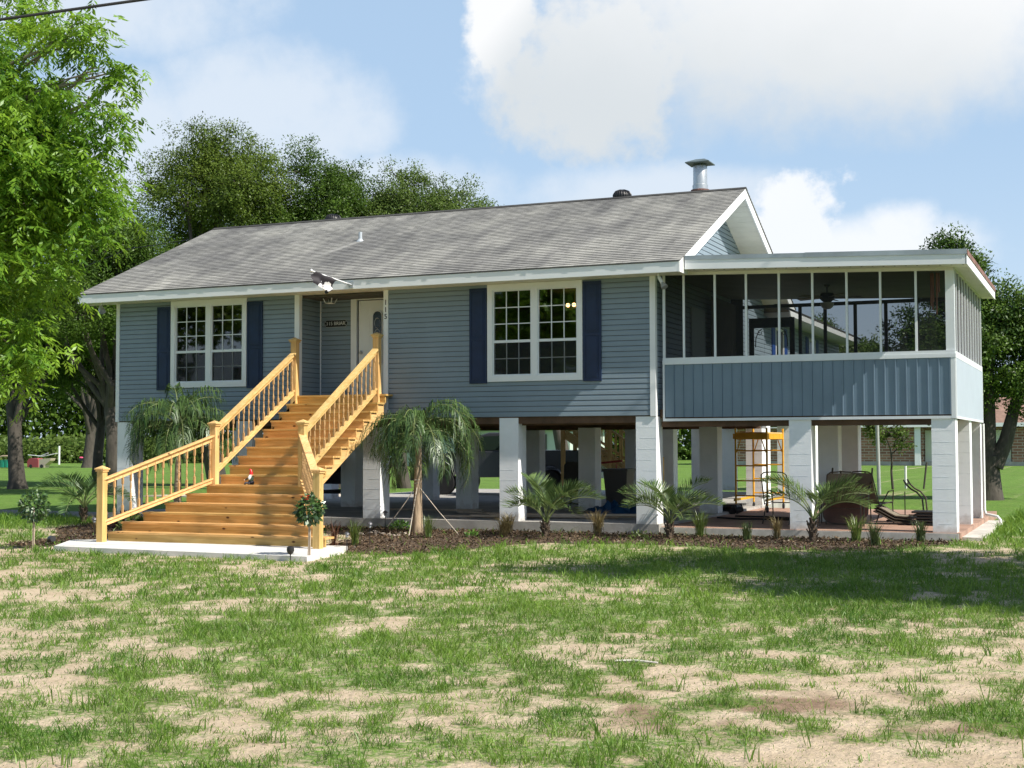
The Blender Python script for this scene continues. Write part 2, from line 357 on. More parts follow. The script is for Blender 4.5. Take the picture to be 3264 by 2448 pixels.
xs = np.concatenate([np.array([-900,-400,-200,-120,-80,-55,-40,-30,-24,-20]), np.arange(-17, -11, .5), np.arange(-11, 9.2, .11), np.arange(9.5, 16, .6), np.array([17,20,26,40,70,150,400,900])])
ys = np.concatenate([np.array([-300,-100,-50,-34,-28,-24,-21]), np.arange(-19.5, .3, .11), np.arange(.6, 6, .6), np.array([7,9,11,14,18,23,30,40,55,75,100,150,300,700,1500])])
def gzf(x, y): return gz(x, y)+.018*(fbm(x, y, .8, 3)-.5)*(np.abs(np.asarray(x)+1) < 14)*(np.asarray(y) < 0)-.02*(np.asarray(y) > 3)
GX, GY = np.meshgrid(xs, ys); GZ = gzf(GX, GY)
V = np.stack([GX, GY, GZ], -1).reshape(-1, 3); nx = len(xs); ny = len(ys)
I = np.arange(nx*ny).reshape(ny, nx); F = np.stack([I[:-1, :-1], I[:-1, 1:], I[1:, 1:], I[1:, :-1]], -1).reshape(-1, 4)
def groundmat():
    m = bpy.data.materials.new('lawn'); m.use_nodes = True; N, L = m.node_tree.nodes, m.node_tree.links; b = N['Principled BSDF']; b.inputs['Roughness'].default_value = .95; b.inputs['Specular IOR Level'].default_value = .1
    t = N.new('ShaderNodeTexCoord')
    def noise(s, d=5):
        n = N.new('ShaderNodeTexNoise'); n.inputs['Scale'].default_value = s; n.inputs['Detail'].default_value = d; n.inputs['Roughness'].default_value = .65; L.new(t.outputs['Object'], n.inputs['Vector']); return n.outputs['Fac']
    def ramp(f, c1, c2, a=.35, z=.65):
        r = N.new('ShaderNodeValToRGB'); L.new(f, r.inputs[0]); r.color_ramp.elements[0].position = a; r.color_ramp.elements[1].position = z
        r.color_ramp.elements[0].color = (*c1, 1); r.color_ramp.elements[1].color = (*c2, 1); return r.outputs[0]
    def mix(f, a, c_):
        x = N.new('ShaderNodeMix'); x.data_type = 'RGBA'; L.new(f, x.inputs[0]); L.new(a, x.inputs[6]); L.new(c_, x.inputs[7]); return x.outputs[2]
    def mth(op, a, c_, cl=False):
        x = N.new('ShaderNodeMath'); x.operation = op; x.use_clamp = cl
        for i, q in enumerate((a, c_)):
            if isinstance(q, (int, float)): x.inputs[i].default_value = q
            else: L.new(q, x.inputs[i])
        return x.outputs[0]
    at = N.new('ShaderNodeAttribute'); at.attribute_name = 'cover'; st = N.new('ShaderNodeAttribute'); st.attribute_name = 'stain'
    sand = ramp(noise(1.7), (.47, .37, .255), (.62, .505, .37)); sand = mix(ramp(noise(11, 3), (0,0,0), (.5,.5,.5), .55, .8), sand, ramp(noise(30), (.28, .205, .13), (.43, .33, .22)))
    sand = mix(st.outputs['Fac'], sand, ramp(noise(14), (.17, .105, .07), (.28, .19, .13)))
    gr = ramp(noise(9), (.055, .13, .02), (.15, .29, .045)); gr = mix(ramp(noise(2.2), (0,0,0), (.35,.35,.35)), gr, ramp(noise(20), (.16, .26, .05), (.25, .28, .09)))
    gr = mix(ramp(noise(.35, 4), (0,0,0), (.6,.6,.6), .4, .65), gr, ramp(noise(3), (.05, .10, .02), (.13, .20, .045)))
    f = mth('ADD', mth('MULTIPLY', at.outputs['Fac'], 1.3), mth('MULTIPLY', mth('SUBTRACT', noise(22, 7), .58), 4.2)); f = mth('MULTIPLY', f, .80, True)
    L.new(mix(f, sand, gr), b.inputs['Base Color'])
    bp = N.new('ShaderNodeBump'); bp.inputs['Strength'].default_value = .9; bp.inputs['Distance'].default_value = .05; L.new(noise(14, 8), bp.inputs['Height']); L.new(bp.outputs[0], b.inputs['Normal'])
    return m
me = fastmesh('lawn', V, F, groundmat(), smooth=True)
a = me.attributes.new('cover', 'FLOAT', 'POINT'); a.data.foreach_set('value', cover(V[:, 0], V[:, 1]).astype(np.float32))
def stainf(x, y):
    s = 0
    for cx, cy, r in ((5.2, -15.9, .5), (6.3, -15.2, .45), (5.7, -15.4, .35), (6.9,-15.4,.35), (4.5, -15.5, .25), (-6.9, -7.2, .5), (-5.2, -7.0, .4), (-8.6, -7.9, .5), (4.9,-9.2,.5),(5.8,-9.4,.4)): s = s+np.exp(-((x-cx)**2+(y-cy)**2)/(2*r*r))
    return np.clip(s, 0, 1)*smooth(fbm(x, y, .35, 3), .42, .58)*.85
a = me.attributes.new('stain', 'FLOAT', 'POINT'); a.data.foreach_set('value', stainf(V[:, 0], V[:, 1]).astype(np.float32))
struct(link('lawn', me))
def sheet(name, poly, m, dz=.012, z=None, step=.35, thick=0):
    """thin sheet following the ground"""
    px = np.array(poly); x0, y0 = px.min(0); x1, y1 = px.max(0); mb = MB()
    if z is not None or thick: mb.prism(poly, (z or 0)-thick, z or 0)
    else:
        from mathutils.geometry import delaunay_2d_cdt
        pts = [Vector(p) for p in poly]; n = len(pts); out = []
        for i in range(n):
            a_, b_ = pts[i], pts[(i+1) % n]; k = max(1, int((b_-a_).length/step)); out += [a_+(b_-a_)*j/k for j in range(k)]
        n = len(out); E_ = [(i, (i+1) % n) for i in range(n)]
        gx, gy = np.meshgrid(np.arange(x0, x1, step), np.arange(y0, y1, step)); ins = inpoly(gx, gy, poly)
        out += [Vector((float(p), float(q))) for p, q in zip(gx[ins], gy[ins])]
        vs2, _, fs2, *_ = delaunay_2d_cdt(out, E_, [], 1, 1e-4)
        mb.add([(v.x, v.y, float(gzf(v.x, v.y))+dz) for v in vs2], [f for f in fs2])
    return mb.build(name, m, None)
def wobble(poly, amp=.12, step=.3):
    out = []
    for i in range(len(poly)):
        a_, b_ = Vector(poly[i]), Vector(poly[(i+1) % len(poly)]); k = max(1, int((b_-a_).length/step))
        for j in range(k):
            p = a_+(b_-a_)*j/k; out.append((p.x+random.uniform(-amp, amp), min(.05, p.y+random.uniform(-amp, amp))))
    return out
struct(sheet('mulch_bed', wobble(BED), mulch_m, .008, step=.16)); struct(sheet('mulch_bed', wobble(BED2, .15), mulch_m, .008, step=.16))
struct(MB().prism([(-8.95,-6.0),(-3.65,-6.35),(-3.95,-4.75),(-4.2,-4.15),(-8.9,-4.0),(-9.75,-4.65)], -.2, -.035).build('concrete_pad', padc_m))
struct(MB().box(-12.75, 0, -.2, .06, 18, .2).build('concrete_slab', concrete_m))
struct(MB().box(.06, .14, -.2, 5.42, 8.6, .147).build('patio', patio_m))
struct(MB().box(.07, .085, -.2, 5.40, .136, .138).build('patio_edge', mat('pale_edge', (.50, .48, .44), .9, .2, 5)))
struct(MB().box(5.42, .45, -.2, 5.75, 6.3, .06).build('concrete_footing', mat('raw_concrete', (.52, .49, .44), .9, .2, 4, .6, 20)))
struct(sheet('gravel_road', [(-60, 5.5), (-30, 4.2), (-12.9, 3.4), (-12.9, .8), (-20, 1.3), (-30, 1.5), (-60, 1.8)], gravel_m, .02, step=4))
struct(MB().prism([(-22, 13), (-12.76, 13), (-12.76, 16.5), (-20, 16.5)], -.1, .03).build('driveway', mat('sandy_drive', (.55, .48, .38), .9, .15, 3)))

# mulch chips and clods
def chips(n, poly, name):
    px = np.array(poly); x = rng.uniform(px[:, 0].min(), px[:, 0].max(), n); y = rng.uniform(px[:, 1].min(), px[:, 1].max(), n)
    k = inpoly(x, y, poly); x, y = x[k], y[k]; n = len(x)
    P = np.stack([x, y, gzf(x, y)+.012+rng.random(n)*.025], -1); D = rng.normal(size=(n, 3)); D[:, 2] *= .5; N = rng.normal(size=(n, 3)); N[:, 2] += .8
    V, F = leafquads(P, D, N, rng.uniform(.02, .075, n), rng.uniform(.012, .035, n)); return V, F, rng.random(n)**1.8
V1, F1, T1 = chips(26000, BED, ''); V2, F2, T2 = chips(10000, BED2, '')
struct(link('mulch_chips', fastmesh('mulch_chips', np.vstack([V1, V2]), np.vstack([F1, F2+len(V1)]), chip_m, np.concatenate([T1, T2]))), 'stuff')

# grass blades
CX, CY = 7.78885, -24.8473
fx, fy = -math.sin(R(23.31)), math.cos(R(23.31))
def inview(x, y, m=1.08):
    dx, dy = x-CX, y-CY; d = dx*fx+dy*fy; s = dx*fy-dy*fx; return (d > 6.6) & (np.abs(s) < d*.3706*m), d
def blades():
    Vs, Fs, Ts = [], [], []; off = 0
    pad = [(-8.95,-6.0),(-3.65,-6.35),(-3.95,-4.75),(-4.2,-4.15),(-8.9,-4.0),(-9.75,-4.65)]
    for (d0, d1, dens, h0, h1, w) in ((6.6, 11, 2700, .010, .040, .005), (11, 16, 1600, .014, .046, .0065), (16, 23, 760, .02, .055, .010), (23, 34, 320, .028, .062, .015)):
        A = .3706*2*(d1*d1-d0*d0)/2*1.08; n = int(A*dens)
        d = np.sqrt(rng.uniform(d0*d0, d1*d1, n)); s = rng.uniform(-1, 1, n)*d*.3706*1.08
        x = CX+fx*d+fy*s; y = CY+fy*d-fx*s
        c_ = cover(x, y); cl = fbm(x, y, .22, 2); cf = fbm(x+9, y+5, .11, 2); c_ = c_*(.30+1.2*smooth(cl, .25, .65))*(.25+1.3*smooth(cf, .3, .6))
        keep = rng.random(n) < np.clip(c_, .10, 1)
        keep &= ~inpoly(x, y, pad) & ~((x > -12.75) & (x < 5.75) & (y > 0) & (y < 18)) & ~((x < -12.7) & (y > 1.0) & (y < 4.6))
        inb = inpoly(x, y, BED) | inpoly(x, y, BED2); keep &= ~(inb & (rng.random(n) < .93))
        x, y, c_ = x[keep], y[keep], c_[keep]; n = len(x)
        h = rng.uniform(h0, h1, n)*(.45+1.0*c_); z = gz(x, y)+.004
        a_ = rng.uniform(0, 2*np.pi, n); lean = rng.uniform(.2, 1.6, n); dx, dy = np.cos(a_), np.sin(a_)
        b_ = rng.uniform(0, np.pi, n); ww = w*rng.uniform(.6, 1.4, n)/2; wx, wy = np.cos(b_)*ww, np.sin(b_)*ww
        B = np.stack([x, y, z], -1); W = np.stack([wx, wy, 0*x], -1); Ld = np.stack([dx*h*lean*.35, dy*h*lean*.35, h*.62], -1); Tp = np.stack([dx*h*lean, dy*h*lean, h], -1)
        V = np.stack([B-W, B+W, B+Ld+W*.8, B+Tp, B+Ld-W*.8], 1).reshape(-1, 3); k = np.arange(n)*5+off
        Vs.append(V); q = np.stack([k, k+1, k+2, k+4], -1); Fs.append(q); q2 = np.stack([k+4, k+2, k+3, k+3], -1)
        Fs.append(np.stack([k+4, k+2, k+3], -1)); off += n*5; tt = np.clip(.55*fbm(x, y, .9, 3)+.5*rng.random(n)**1.5-.05, 0, 1); Ts += [tt, tt]
    # tall weeds in tufts
    pts = []
    for _ in range(230):
        d = math.sqrt(random.uniform(49, 420)); s = random.uniform(-1, 1)*d*.37; pts.append((CX+fx*d+fy*s, CY+fy*d-fx*s, random.uniform(.05, .15)))
    for _ in range(34):
        d = random.uniform(7.6, 12); s = random.uniform(-1, 1)*d*.37; pts.append((CX+fx*d+fy*s, CY+fy*d-fx*s, random.uniform(.12, .26)))
    X, Y, H = [], [], []
    for (x, y, h) in pts:
        if inpoly(np.array([x]), np.array([y]), pad)[0] or y > -4.8: continue
        for _ in range(random.randint(3, 9)): X.append(x+random.gauss(0, .03)); Y.append(y+random.gauss(0, .03)); H.append(h*random.uniform(.4, 1.1))
    x, y, h = map(np.array, (X, Y, H)); n = len(x); z = gz(x, y); a_ = rng.uniform(0, 6.28, n); ln = rng.uniform(.15, 1.0, n); dx, dy = np.cos(a_), np.sin(a_)
    b_ = rng.uniform(0, 3.14, n); wx, wy = np.cos(b_)*.004, np.sin(b_)*.004
    B = np.stack([x, y, z], -1); W = np.stack([wx, wy, 0*x], -1); Ld = np.stack([dx*h*ln*.3, dy*h*ln*.3, h*.6], -1); Tp = np.stack([dx*h*ln, dy*h*ln, h], -1)
    Vs.append(np.stack([B-W, B+W, B+Ld+W*.9, B+Tp, B+Ld-W*.9], 1).reshape(-1, 3)); k = np.arange(n)*5+off; tt = rng.uniform(.1, .6, n)
    Fs.append(np.stack([k, k+1, k+2, k+4], -1)); Fs.append(np.stack([k+4, k+2, k+3], -1)); Ts += [tt, tt]
    return np.vstack(Vs), Fs, Ts
V, Fs, Ts = blades()
quads = np.vstack([f for f in Fs if f.shape[1] == 4]); tris = np.vstack([f for f in Fs if f.shape[1] == 3])
tq = np.concatenate([t for f, t in zip(Fs, Ts) if f.shape[1] == 4]); tt_ = np.concatenate([t for f, t in zip(Fs, Ts) if f.shape[1] == 3])
grass_m = leafmat('grass_blades', (.034, .118, .013), (.23, .35, .058), .34, .02)
_r = [n for n in grass_m.node_tree.nodes if n.type == 'VALTORGB'][0].color_ramp; _r.elements[1].position = .86; _e = _r.elements.new(.93); _e.color = (.42, .35, .20, 1)
me = bpy.data.meshes.new('grass'); me.vertices.add(len(V)); me.vertices.foreach_set('co', V.astype(np.float32).ravel())
nl = quads.size+tris.size; me.loops.add(nl); me.loops.foreach_set('vertex_index', np.concatenate([quads.ravel(), tris.ravel()]).astype(np.int32))
me.polygons.add(len(quads)+len(tris)); me.polygons.foreach_set('loop_start', np.concatenate([np.arange(len(quads))*4, quads.size+np.arange(len(tris))*3]).astype(np.int32)); me.update(calc_edges=True)
a = me.attributes.new('tint', 'FLOAT', 'FACE'); a.data.foreach_set('value', np.concatenate([tq, tt_]).astype(np.float32)); me.materials.append(grass_m); me.validate()
struct(link('grass', me), 'stuff')

# ------------------------------------------------------------------ house
HX0, HD = -12.53, 9.0; ZB, ZT = 2.23, 4.86; EO = .55; RZ = 7.24; RY = 4.5; RX0, RX1 = -13.13, .67
SL = (RZ-5.05)/(RY+EO)
house = thing('raised_house', 'blue raised house with grey shingle gable roof standing on white block piers', 'house', (-6.2, 4.5, 0))
def siding(mb, axis, c0, a0, a1, z0, z1, out, holes=(), top_=None, e=.1016):
    """lap siding: axis 'x' -> plane y=c0 running along x, out = outward sign"""
    z = z0
    while z < z1-1e-3:
        zt = min(z+e, z1); zm = (z+zt)/2; segs = [(a0, a1)]
        if top_:
            f = top_(zm)
            if f is None: z = zt; continue
            segs = [(max(a0, f[0]), min(a1, f[1]))]
        for (h0, h1, hz0, hz1) in holes:
            if zm > hz0 and zm < hz1:
                n = []
                for s0, s1 in segs:
                    if h1 <= s0 or h0 >= s1: n.append((s0, s1)); continue
                    if h0 > s0: n.append((s0, h0))
                    if h1 < s1: n.append((h1, s1))
                segs = n
        # dutch-lap style profile: lip at the bottom, leaning in to the top
        cut = []
        for s0, s1 in segs:
            p = s0+random.uniform(1.2, 3.6)
            while p < s1-.4: cut.append((s0, p-.0015)); s0 = p; p += random.uniform(2.4, 3.7)
            cut.append((s0, s1))
        for s0, s1 in cut:
            if s1-s0 < .01: continue
            jj = random.uniform(0, .0022)
            g0 = min(.009, (zt-z)*.3); pr = [(c0+out*.001, z+g0), (c0+out*(.0155+jj), z+g0), (c0+out*(.0125+jj), z+(zt-z)*.72), (c0+out*(.0035+jj), zt)]
            if axis == 'x': mb.prism([(p[0], p[1]) for p in pr], s0, s1, 'x')
            else: mb.prism([(p[0], p[1]) for p in pr], s0, s1, 'y')
        z = zt
W1 = (-11.05, -9.08, 2.95, 4.85); W2 = (-3.43, -1.43, 2.93, 4.85)
mb = MB()
siding(mb, 'x', 0, HX0, -7.8, ZB, ZT, -1, [W1]); mb.build('front_siding', siding_m, house); mb = MB(); siding(mb, 'x', 0, -5.72, 0, ZB, ZT, -1, [W2])
mb.build('front_siding', siding_m, house)
mb = MB(); siding(mb, 'y', -7.8, 0, .86, 2.72, ZT, 1); siding(mb, 'x', .86, -7.78, -7.0, 2.72, ZT, -1); mb.build('entry_siding', siding_m, house)
def gab(z):
    if z < 4.95: return (0, 9)
    y = (z-5.0)/SL-EO+.1; return (y, 9-y) if y < 4.4 else None
mb = MB(); siding(mb, 'y', 0, .0, 9, ZB, 7.1, 1, [(2.4, 3.4, 2.4, 4.5)], gab); mb.build('gable_siding', siding_m, house)
# structural walls behind the siding
mb = MB()
def wallx(y0, y1, a0, a1, z0, z1, holes):
    cuts = sorted(set([a0, a1]+[h for w in holes for h in w[:2]]))
    for p, q in zip(cuts[:-1], cuts[1:]):
        hs = [w for w in holes if w[0] <= p+1e-6 and w[1] >= q-1e-6]
        if not hs: mb.box(p, y0, z0, q, y1, z1)
        else:
            mb.box(p, y0, z0, q, y1, hs[0][2])
            if hs[0][3] < z1-.01: mb.box(p, y0, hs[0][3], q, y1, z1)
wallx(.004, .12, HX0, -7.8, ZB, ZT, [W1]); wallx(.004, .12, -5.72, -.01, ZB, ZT, [W2])
mb.box(-7.92, .122, 2.5, -7.804, .96, ZT); wallx(.864, .96, -7.8, -5.6, 2.5, ZT, [(-6.87, -5.89, 2.73, 4.8)]); mb.box(-5.71, .122, 2.5, -5.6, .862, ZT)
mb.box(-.12, .12, ZB, -.004, 9, ZT-.01); mb.box(HX0, .124, ZB, HX0+.1, 9, ZT-.01); mb.box(HX0, 8.9, ZB, -.13, 9, ZT-.01)
mb.prism([(0.05, ZT), (8.95, ZT), (4.5, 6.95)], -.1, -.006, 'x')
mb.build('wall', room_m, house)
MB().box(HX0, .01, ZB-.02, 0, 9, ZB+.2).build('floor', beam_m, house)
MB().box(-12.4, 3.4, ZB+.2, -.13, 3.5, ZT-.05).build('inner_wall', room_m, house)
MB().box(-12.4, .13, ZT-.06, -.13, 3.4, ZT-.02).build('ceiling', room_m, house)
mb = MB()
for y in (.2, 1.6, 3.0, 4.6, 6.0, 7.4, 8.7): mb.box(HX0+.05, y, 2.07 if y in (.2, 4.6, 8.7) else 2.12, -.05, y+.09, ZB-.021)
mb.box(HX0+.05, .02, 2.1, -.05, .06, ZB-.021); mb.build('floor_beams', beam_m, house)
# corner trims, frieze
for poly, z0 in (([(HX0-.022, -.022), (HX0+.07, -.022), (HX0+.07, -.001), (HX0-.001, -.001), (HX0-.001, .09), (HX0-.022, .09)], ZB-.01), ([(-7.89, -.022), (-7.776, -.022), (-7.776, .09), (-7.799, .09), (-7.799, -.001), (-7.89, -.001)], ZB+.3),
    ([(-.085, -.024), (.024, -.024), (.024, .085), (.001, .085), (.001, -.001), (-.085, -.001)], ZB-.01), ([(-7.785, .836), (-7.765, .836), (-7.765, .858), (-7.785, .858)], 2.73), ([(-5.765, -.026), (-5.66, -.026), (-5.66, -.001), (-5.722, -.001), (-5.722, .12), (-5.765, .12)], ZB-.02)):
    MB().prism(poly, z0, ZT-.002, 'z').build('corner_trim', white, house)
# roof: shingle courses as real steps
def roofmat():
    m = bpy.data.materials.new('grey_shingles'); m.use_nodes = True; N, L = m.node_tree.nodes, m.node_tree.links; b = N['Principled BSDF']; b.inputs['Roughness'].default_value = .92; b.inputs['Specular IOR Level'].default_value = .2
    t = N.new('ShaderNodeTexCoord')
    def mapn(sc, node, **k):
        mp = N.new('ShaderNodeMapping'); mp.inputs['Scale'].default_value = sc; L.new(t.outputs['Object'], mp.inputs[0])
        n = N.new(node); L.new(mp.outputs[0], n.inputs['Vector'])
        for a_, v_ in k.items(): n.inputs[a_].default_value = v_
        return n
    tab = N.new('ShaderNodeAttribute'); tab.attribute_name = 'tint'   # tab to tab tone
    big_ = mapn((.32, .5, .3), 'ShaderNodeTexNoise', Scale=1.5, Detail=5, Roughness=.6); strk = mapn((1.6, .35, .3), 'ShaderNodeTexNoise', Scale=1.6, Detail=5, Roughness=.6)
    def ramp(f, c1, c2, a_, z_):
        r = N.new('ShaderNodeValToRGB'); L.new(f, r.inputs[0]); r.color_ramp.elements[0].position = a_; r.color_ramp.elements[1].position = z_; r.color_ramp.elements[0].color = (*c1, 1); r.color_ramp.elements[1].color = (*c2, 1); return r.outputs[0]
    def mul(a_, b_, f=1):
        x = N.new('ShaderNodeMix'); x.data_type = 'RGBA'; x.blend_type = 'MULTIPLY'; x.inputs[0].default_value = f; L.new(a_, x.inputs[6]); L.new(b_, x.inputs[7]); return x.outputs[2]
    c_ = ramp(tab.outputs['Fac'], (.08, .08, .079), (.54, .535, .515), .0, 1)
    c_ = mul(c_, ramp(big_.outputs['Fac'], (.64, .64, .65), (1.08, 1.07, 1.04), .34, .66)); c_ = mul(c_, ramp(strk.outputs['Fac'], (.70, .70, .71), (1.05, 1.05, 1.02), .34, .64))
    sx_ = N.new('ShaderNodeSeparateXYZ'); L.new(t.outputs['Object'], sx_.inputs[0])
    def mm(op, a_, b_=0.0, c__=0.0):
        x = N.new('ShaderNodeMath'); x.operation = op
        for i, q in enumerate((a_, b_, c__)):
            if isinstance(q, (int, float)): x.inputs[i].default_value = q
            else: L.new(q, x.inputs[i])
        return x.outputs[0]
    # coordinates are relative to the house origin (-6.2, 4.5): the pipe stands at (-1.43, -2.2)
    dx_ = mm('SUBTRACT', sx_.outputs[0], mm('MULTIPLY_ADD', sx_.outputs[1], .42, -.50)); w_ = mm('SMOOTH_MIN', mm('MULTIPLY', mm('SUBTRACT', .13, mm('ABSOLUTE', dx_)), 9.0), .8, .1)
    ln_ = N.new('ShaderNodeMapRange'); ln_.interpolation_type = 'SMOOTHSTEP'; L.new(sx_.outputs[1], ln_.inputs[0]); ln_.inputs[1].default_value = -3.6; ln_.inputs[2].default_value = -2.7
    ed_ = N.new('ShaderNodeMath'); ed_.operation = 'LESS_THAN'; L.new(sx_.outputs[1], ed_.inputs[0]); ed_.inputs[1].default_value = -2.18
    wf = N.new('ShaderNodeMath'); wf.operation = 'MULTIPLY'; wf.use_clamp = True; L.new(w_, wf.inputs[0]); L.new(mm('MULTIPLY', ln_.outputs[0], ed_.outputs[0]), wf.inputs[1])
    xs_ = N.new('ShaderNodeMix'); xs_.data_type = 'RGBA'; L.new(wf.outputs[0], xs_.inputs[0]); L.new(c_, xs_.inputs[6]); xs_.inputs[7].default_value = (.42, .41, .385, 1); c_ = xs_.outputs[2]
    fine = mapn((30, 30, 30), 'ShaderNodeTexNoise', Scale=2, Detail=3); c_ = mul(c_, ramp(fine.outputs['Fac'], (.7, .7, .7), (1.15, 1.15, 1.15), .3, .7))
    L.new(c_, b.inputs['Base Color']); return m
roof_m = roofmat()
def roof_slope(mb, y0, y1, z0, z1, xa, xb, n=44):
    for i in range(n):
        a_ = i/n; b_ = (i+1.25)/n; ya, za = y0+(y1-y0)*a_, z0+(z1-z0)*a_; yb, zb = y0+(y1-y0)*min(b_, 1), z0+(z1-z0)*min(b_, 1)
        # each course split in staggered tabs, slightly uneven
        x = xa; 
        while x < xb-.01:
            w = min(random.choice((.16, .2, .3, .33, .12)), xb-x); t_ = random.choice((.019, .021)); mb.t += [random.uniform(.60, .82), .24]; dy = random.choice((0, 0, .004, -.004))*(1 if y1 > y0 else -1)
            mb.add([(x, ya+dy, za+t_), (x+w, ya+dy, za+t_), (x+w, yb, zb+.003), (x, yb, zb+.003), (x, ya+dy, za-.002), (x+w, ya+dy, za-.002)], [(0, 1, 2, 3), (4, 5, 1, 0)]); x += w
roof = MB().prism([(-EO-.02, 5.035), (RY, RZ-.015), (9+EO+.02, 5.035), (9+EO+.02, 4.985), (RY, RZ-.16), (-EO-.02, 4.985)], RX0+.002, RX1-.032, 'x').build('roof', mat('roof_deck', (.12, .1, .09), .9), house)
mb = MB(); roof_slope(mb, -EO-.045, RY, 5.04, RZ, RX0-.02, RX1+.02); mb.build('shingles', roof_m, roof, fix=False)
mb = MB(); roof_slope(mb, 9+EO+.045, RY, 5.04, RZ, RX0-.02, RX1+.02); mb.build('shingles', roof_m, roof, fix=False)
mb = MB(); x = RX0-.02
while x < RX1: mb.prism([(RY-.14, RZ-.035), (RY, RZ+.028), (RY+.14, RZ-.035), (RY, RZ+.01)], x, min(x+.2, RX1+.02), 'x'); x += .2
mb.build('ridge_cap', roof_m, roof)
mb = MB().box(RX0, -EO-.028, 4.845, RX1-.03, -EO, 5.03); mb.build('front_fascia', whitefascia, house)
MB().box(RX0, 9+EO, 4.845, RX1-.03, 9+EO+.028, 5.03).build('rear_fascia', whitefascia, house)
mb = MB().box(RX0+.01, -EO, 4.855, RX1-.03, -.001, 4.868).box(-7.8, 0, 4.856, -5.72, .86, 4.867)
for k in range(46): mb.box(RX0+.3*k, -EO+.01, 4.851, RX0+.3*k+.012, -.02, 4.8545)
mb.build('soffit', soffit_m, house)
for (xa, xb) in ((RX1-.03, RX1), (RX0-.03, RX0-.001)):
    def zt(y): return 5.03+(y+EO)*SL if y < RY else 5.03+(9+EO-y)*SL
    MB().prism([(-EO-.03, 4.84), (-.06, 4.84), (.12, zt(.12)-.2), (RY, zt(RY)-.2), (9-.12, zt(.12)-.2), (9.06, 4.84), (9+EO+.03, 4.84), (9+EO+.03, 5.03), (RY, zt(RY)), (-EO-.03, 5.03)], xa, xb, 'x').build('rake_board', white, house)
mb = MB()
for s in (0, 1):
    f = (lambda y: y) if s == 0 else (lambda y: 9-y)
    mb.prism([(f(-.05), zt(-.05)-.17), (f(RY), zt(RY)-.17), (f(RY), zt(RY)-.155), (f(-.05), zt(-.05)-.155)], .003, RX1-.031, 'x')
    for k in range(24):
        y = .15+k*.19
        if y < 4.4: mb.prism([(f(y), zt(y)-.176), (f(y+.012), zt(y+.012)-.176), (f(y+.012), zt(y+.012)-.1705), (f(y), zt(y)-.1705)], .01, RX1-.032, 'x')
mb.build('rake_soffit', soffit_m, house)

def window(x0, x1, z0, z1, parent, blinds=True):
    fr = MB(); t = .105; d0, d1 = -.045, .06
    fr.box(x0, d0, z0, x0+t, d1, z1); fr.box(x1-t, d0, z0, x1, d1, z1); fr.box(x0+t, d0, z0, x1-t, d1, z0+t*1.1); fr.box(x0+t, d0, z1-t*1.05, x1-t, d1, z1)
    xm = (x0+x1)/2; fr.box(xm-.06, d0+.008, z0+t*1.1, xm+.06, d1, z1-t*1.05)
    w = fr.build('window', white, parent); zc = z0+t*1.1+(z1-z0-t*2.15)*.395
    for (a, b) in ((x0+t, xm-.06), (xm+.06, x1-t)):
        s = MB(); s.box(a, -.018, z0+t*1.1, a+.028, .05, z1-t*1.05); s.box(b-.028, -.018, z0+t*1.1, b, .05, z1-t*1.05)
        s.box(a+.028, -.016, zc-.022, b-.028, .05, zc+.03); s.box(a+.028, -.018, z0+t*1.1, b-.028, .05, z0+t*1.1+.025); s.box(a+.028, -.018, z1-t*1.05-.03, b-.028, .05, z1-t*1.05)
        s.build('sash', alu_m, w)
        ga, gb, g0, g1 = a+.028, b-.028, z0+t*1.1+.025, z1-t*1.05-.03; mu = MB()
        for k in (1, 2):
            xx = ga+(gb-ga)*k/3; mu.box(xx-.009, .002, zc+.03, xx+.009, .012, g1); mu.box(xx-.008, .012, g0, xx+.008, .022, zc-.022)
            zz = zc+.03+(g1-zc-.03)*k/3; mu.box(ga, .0035, zz-.009, gb, .0105, zz+.009)
        zz = (g0+zc-.022)/2; mu.box(ga, .0135, zz-.008, gb, .0205, zz+.008)
        mu.build('muntins', alu_m, w)
        MB().box(ga, .014, zc+.03, gb, .019, g1).build('pane', glass_m, w); MB().box(ga, .024, g0, gb, .029, zc-.022).build('pane', glass_m, w)
        MB().quad((ga, -.006, g0), (gb, -.006, g0), (gb, -.006, zc-.022), (ga, -.006, zc-.022)).build('insect_screen', sashscreen_m, w)
        if blinds:
            bl = MB(); z = g0
            while z < g1: bl.box(ga-.02, .10, z, gb+.02, .125, z+.006+.014); z += .045
            bl.build('blind', blind_m, w)
    return w
window(*W1, house, True); window(*W2, house, False)
def shutter(x0, x1, z0, z1):
    s = MB(); y = -.013; s.box(x0, y-.022, z0, x1, y, z1); zm = z0+(z1-z0)*.47
    for a, b in ((z0+.06, zm-.04), (zm+.04, z1-.06)):
        s.box(x0+.055, y-.03, a, x1-.055, y-.0225, b); s.box(x0+.08, y-.036, a+.03, x1-.08, y-.0303, b-.03)
    for (a, b, c_, d_) in ((x0, x0+.045, z0, z1), (x1-.045, x1, z0, z1), (x0+.045, x1-.045, z0, z0+.05), (x0+.045, x1-.045, z1-.05, z1), (x0+.045, x1-.045, zm-.03, zm+.03)): s.box(a, y-.032, c_, b, y-.0221, d_)
    return s.build('shutter', shutter_m, house)
shutter(-11.42, -11.065, 2.91, 4.74); shutter(-9.065, -8.68, 2.91, 4.76); shutter(-3.82, -3.445, 2.90, 4.79); shutter(-1.415, -1.05, 2.90, 4.82)
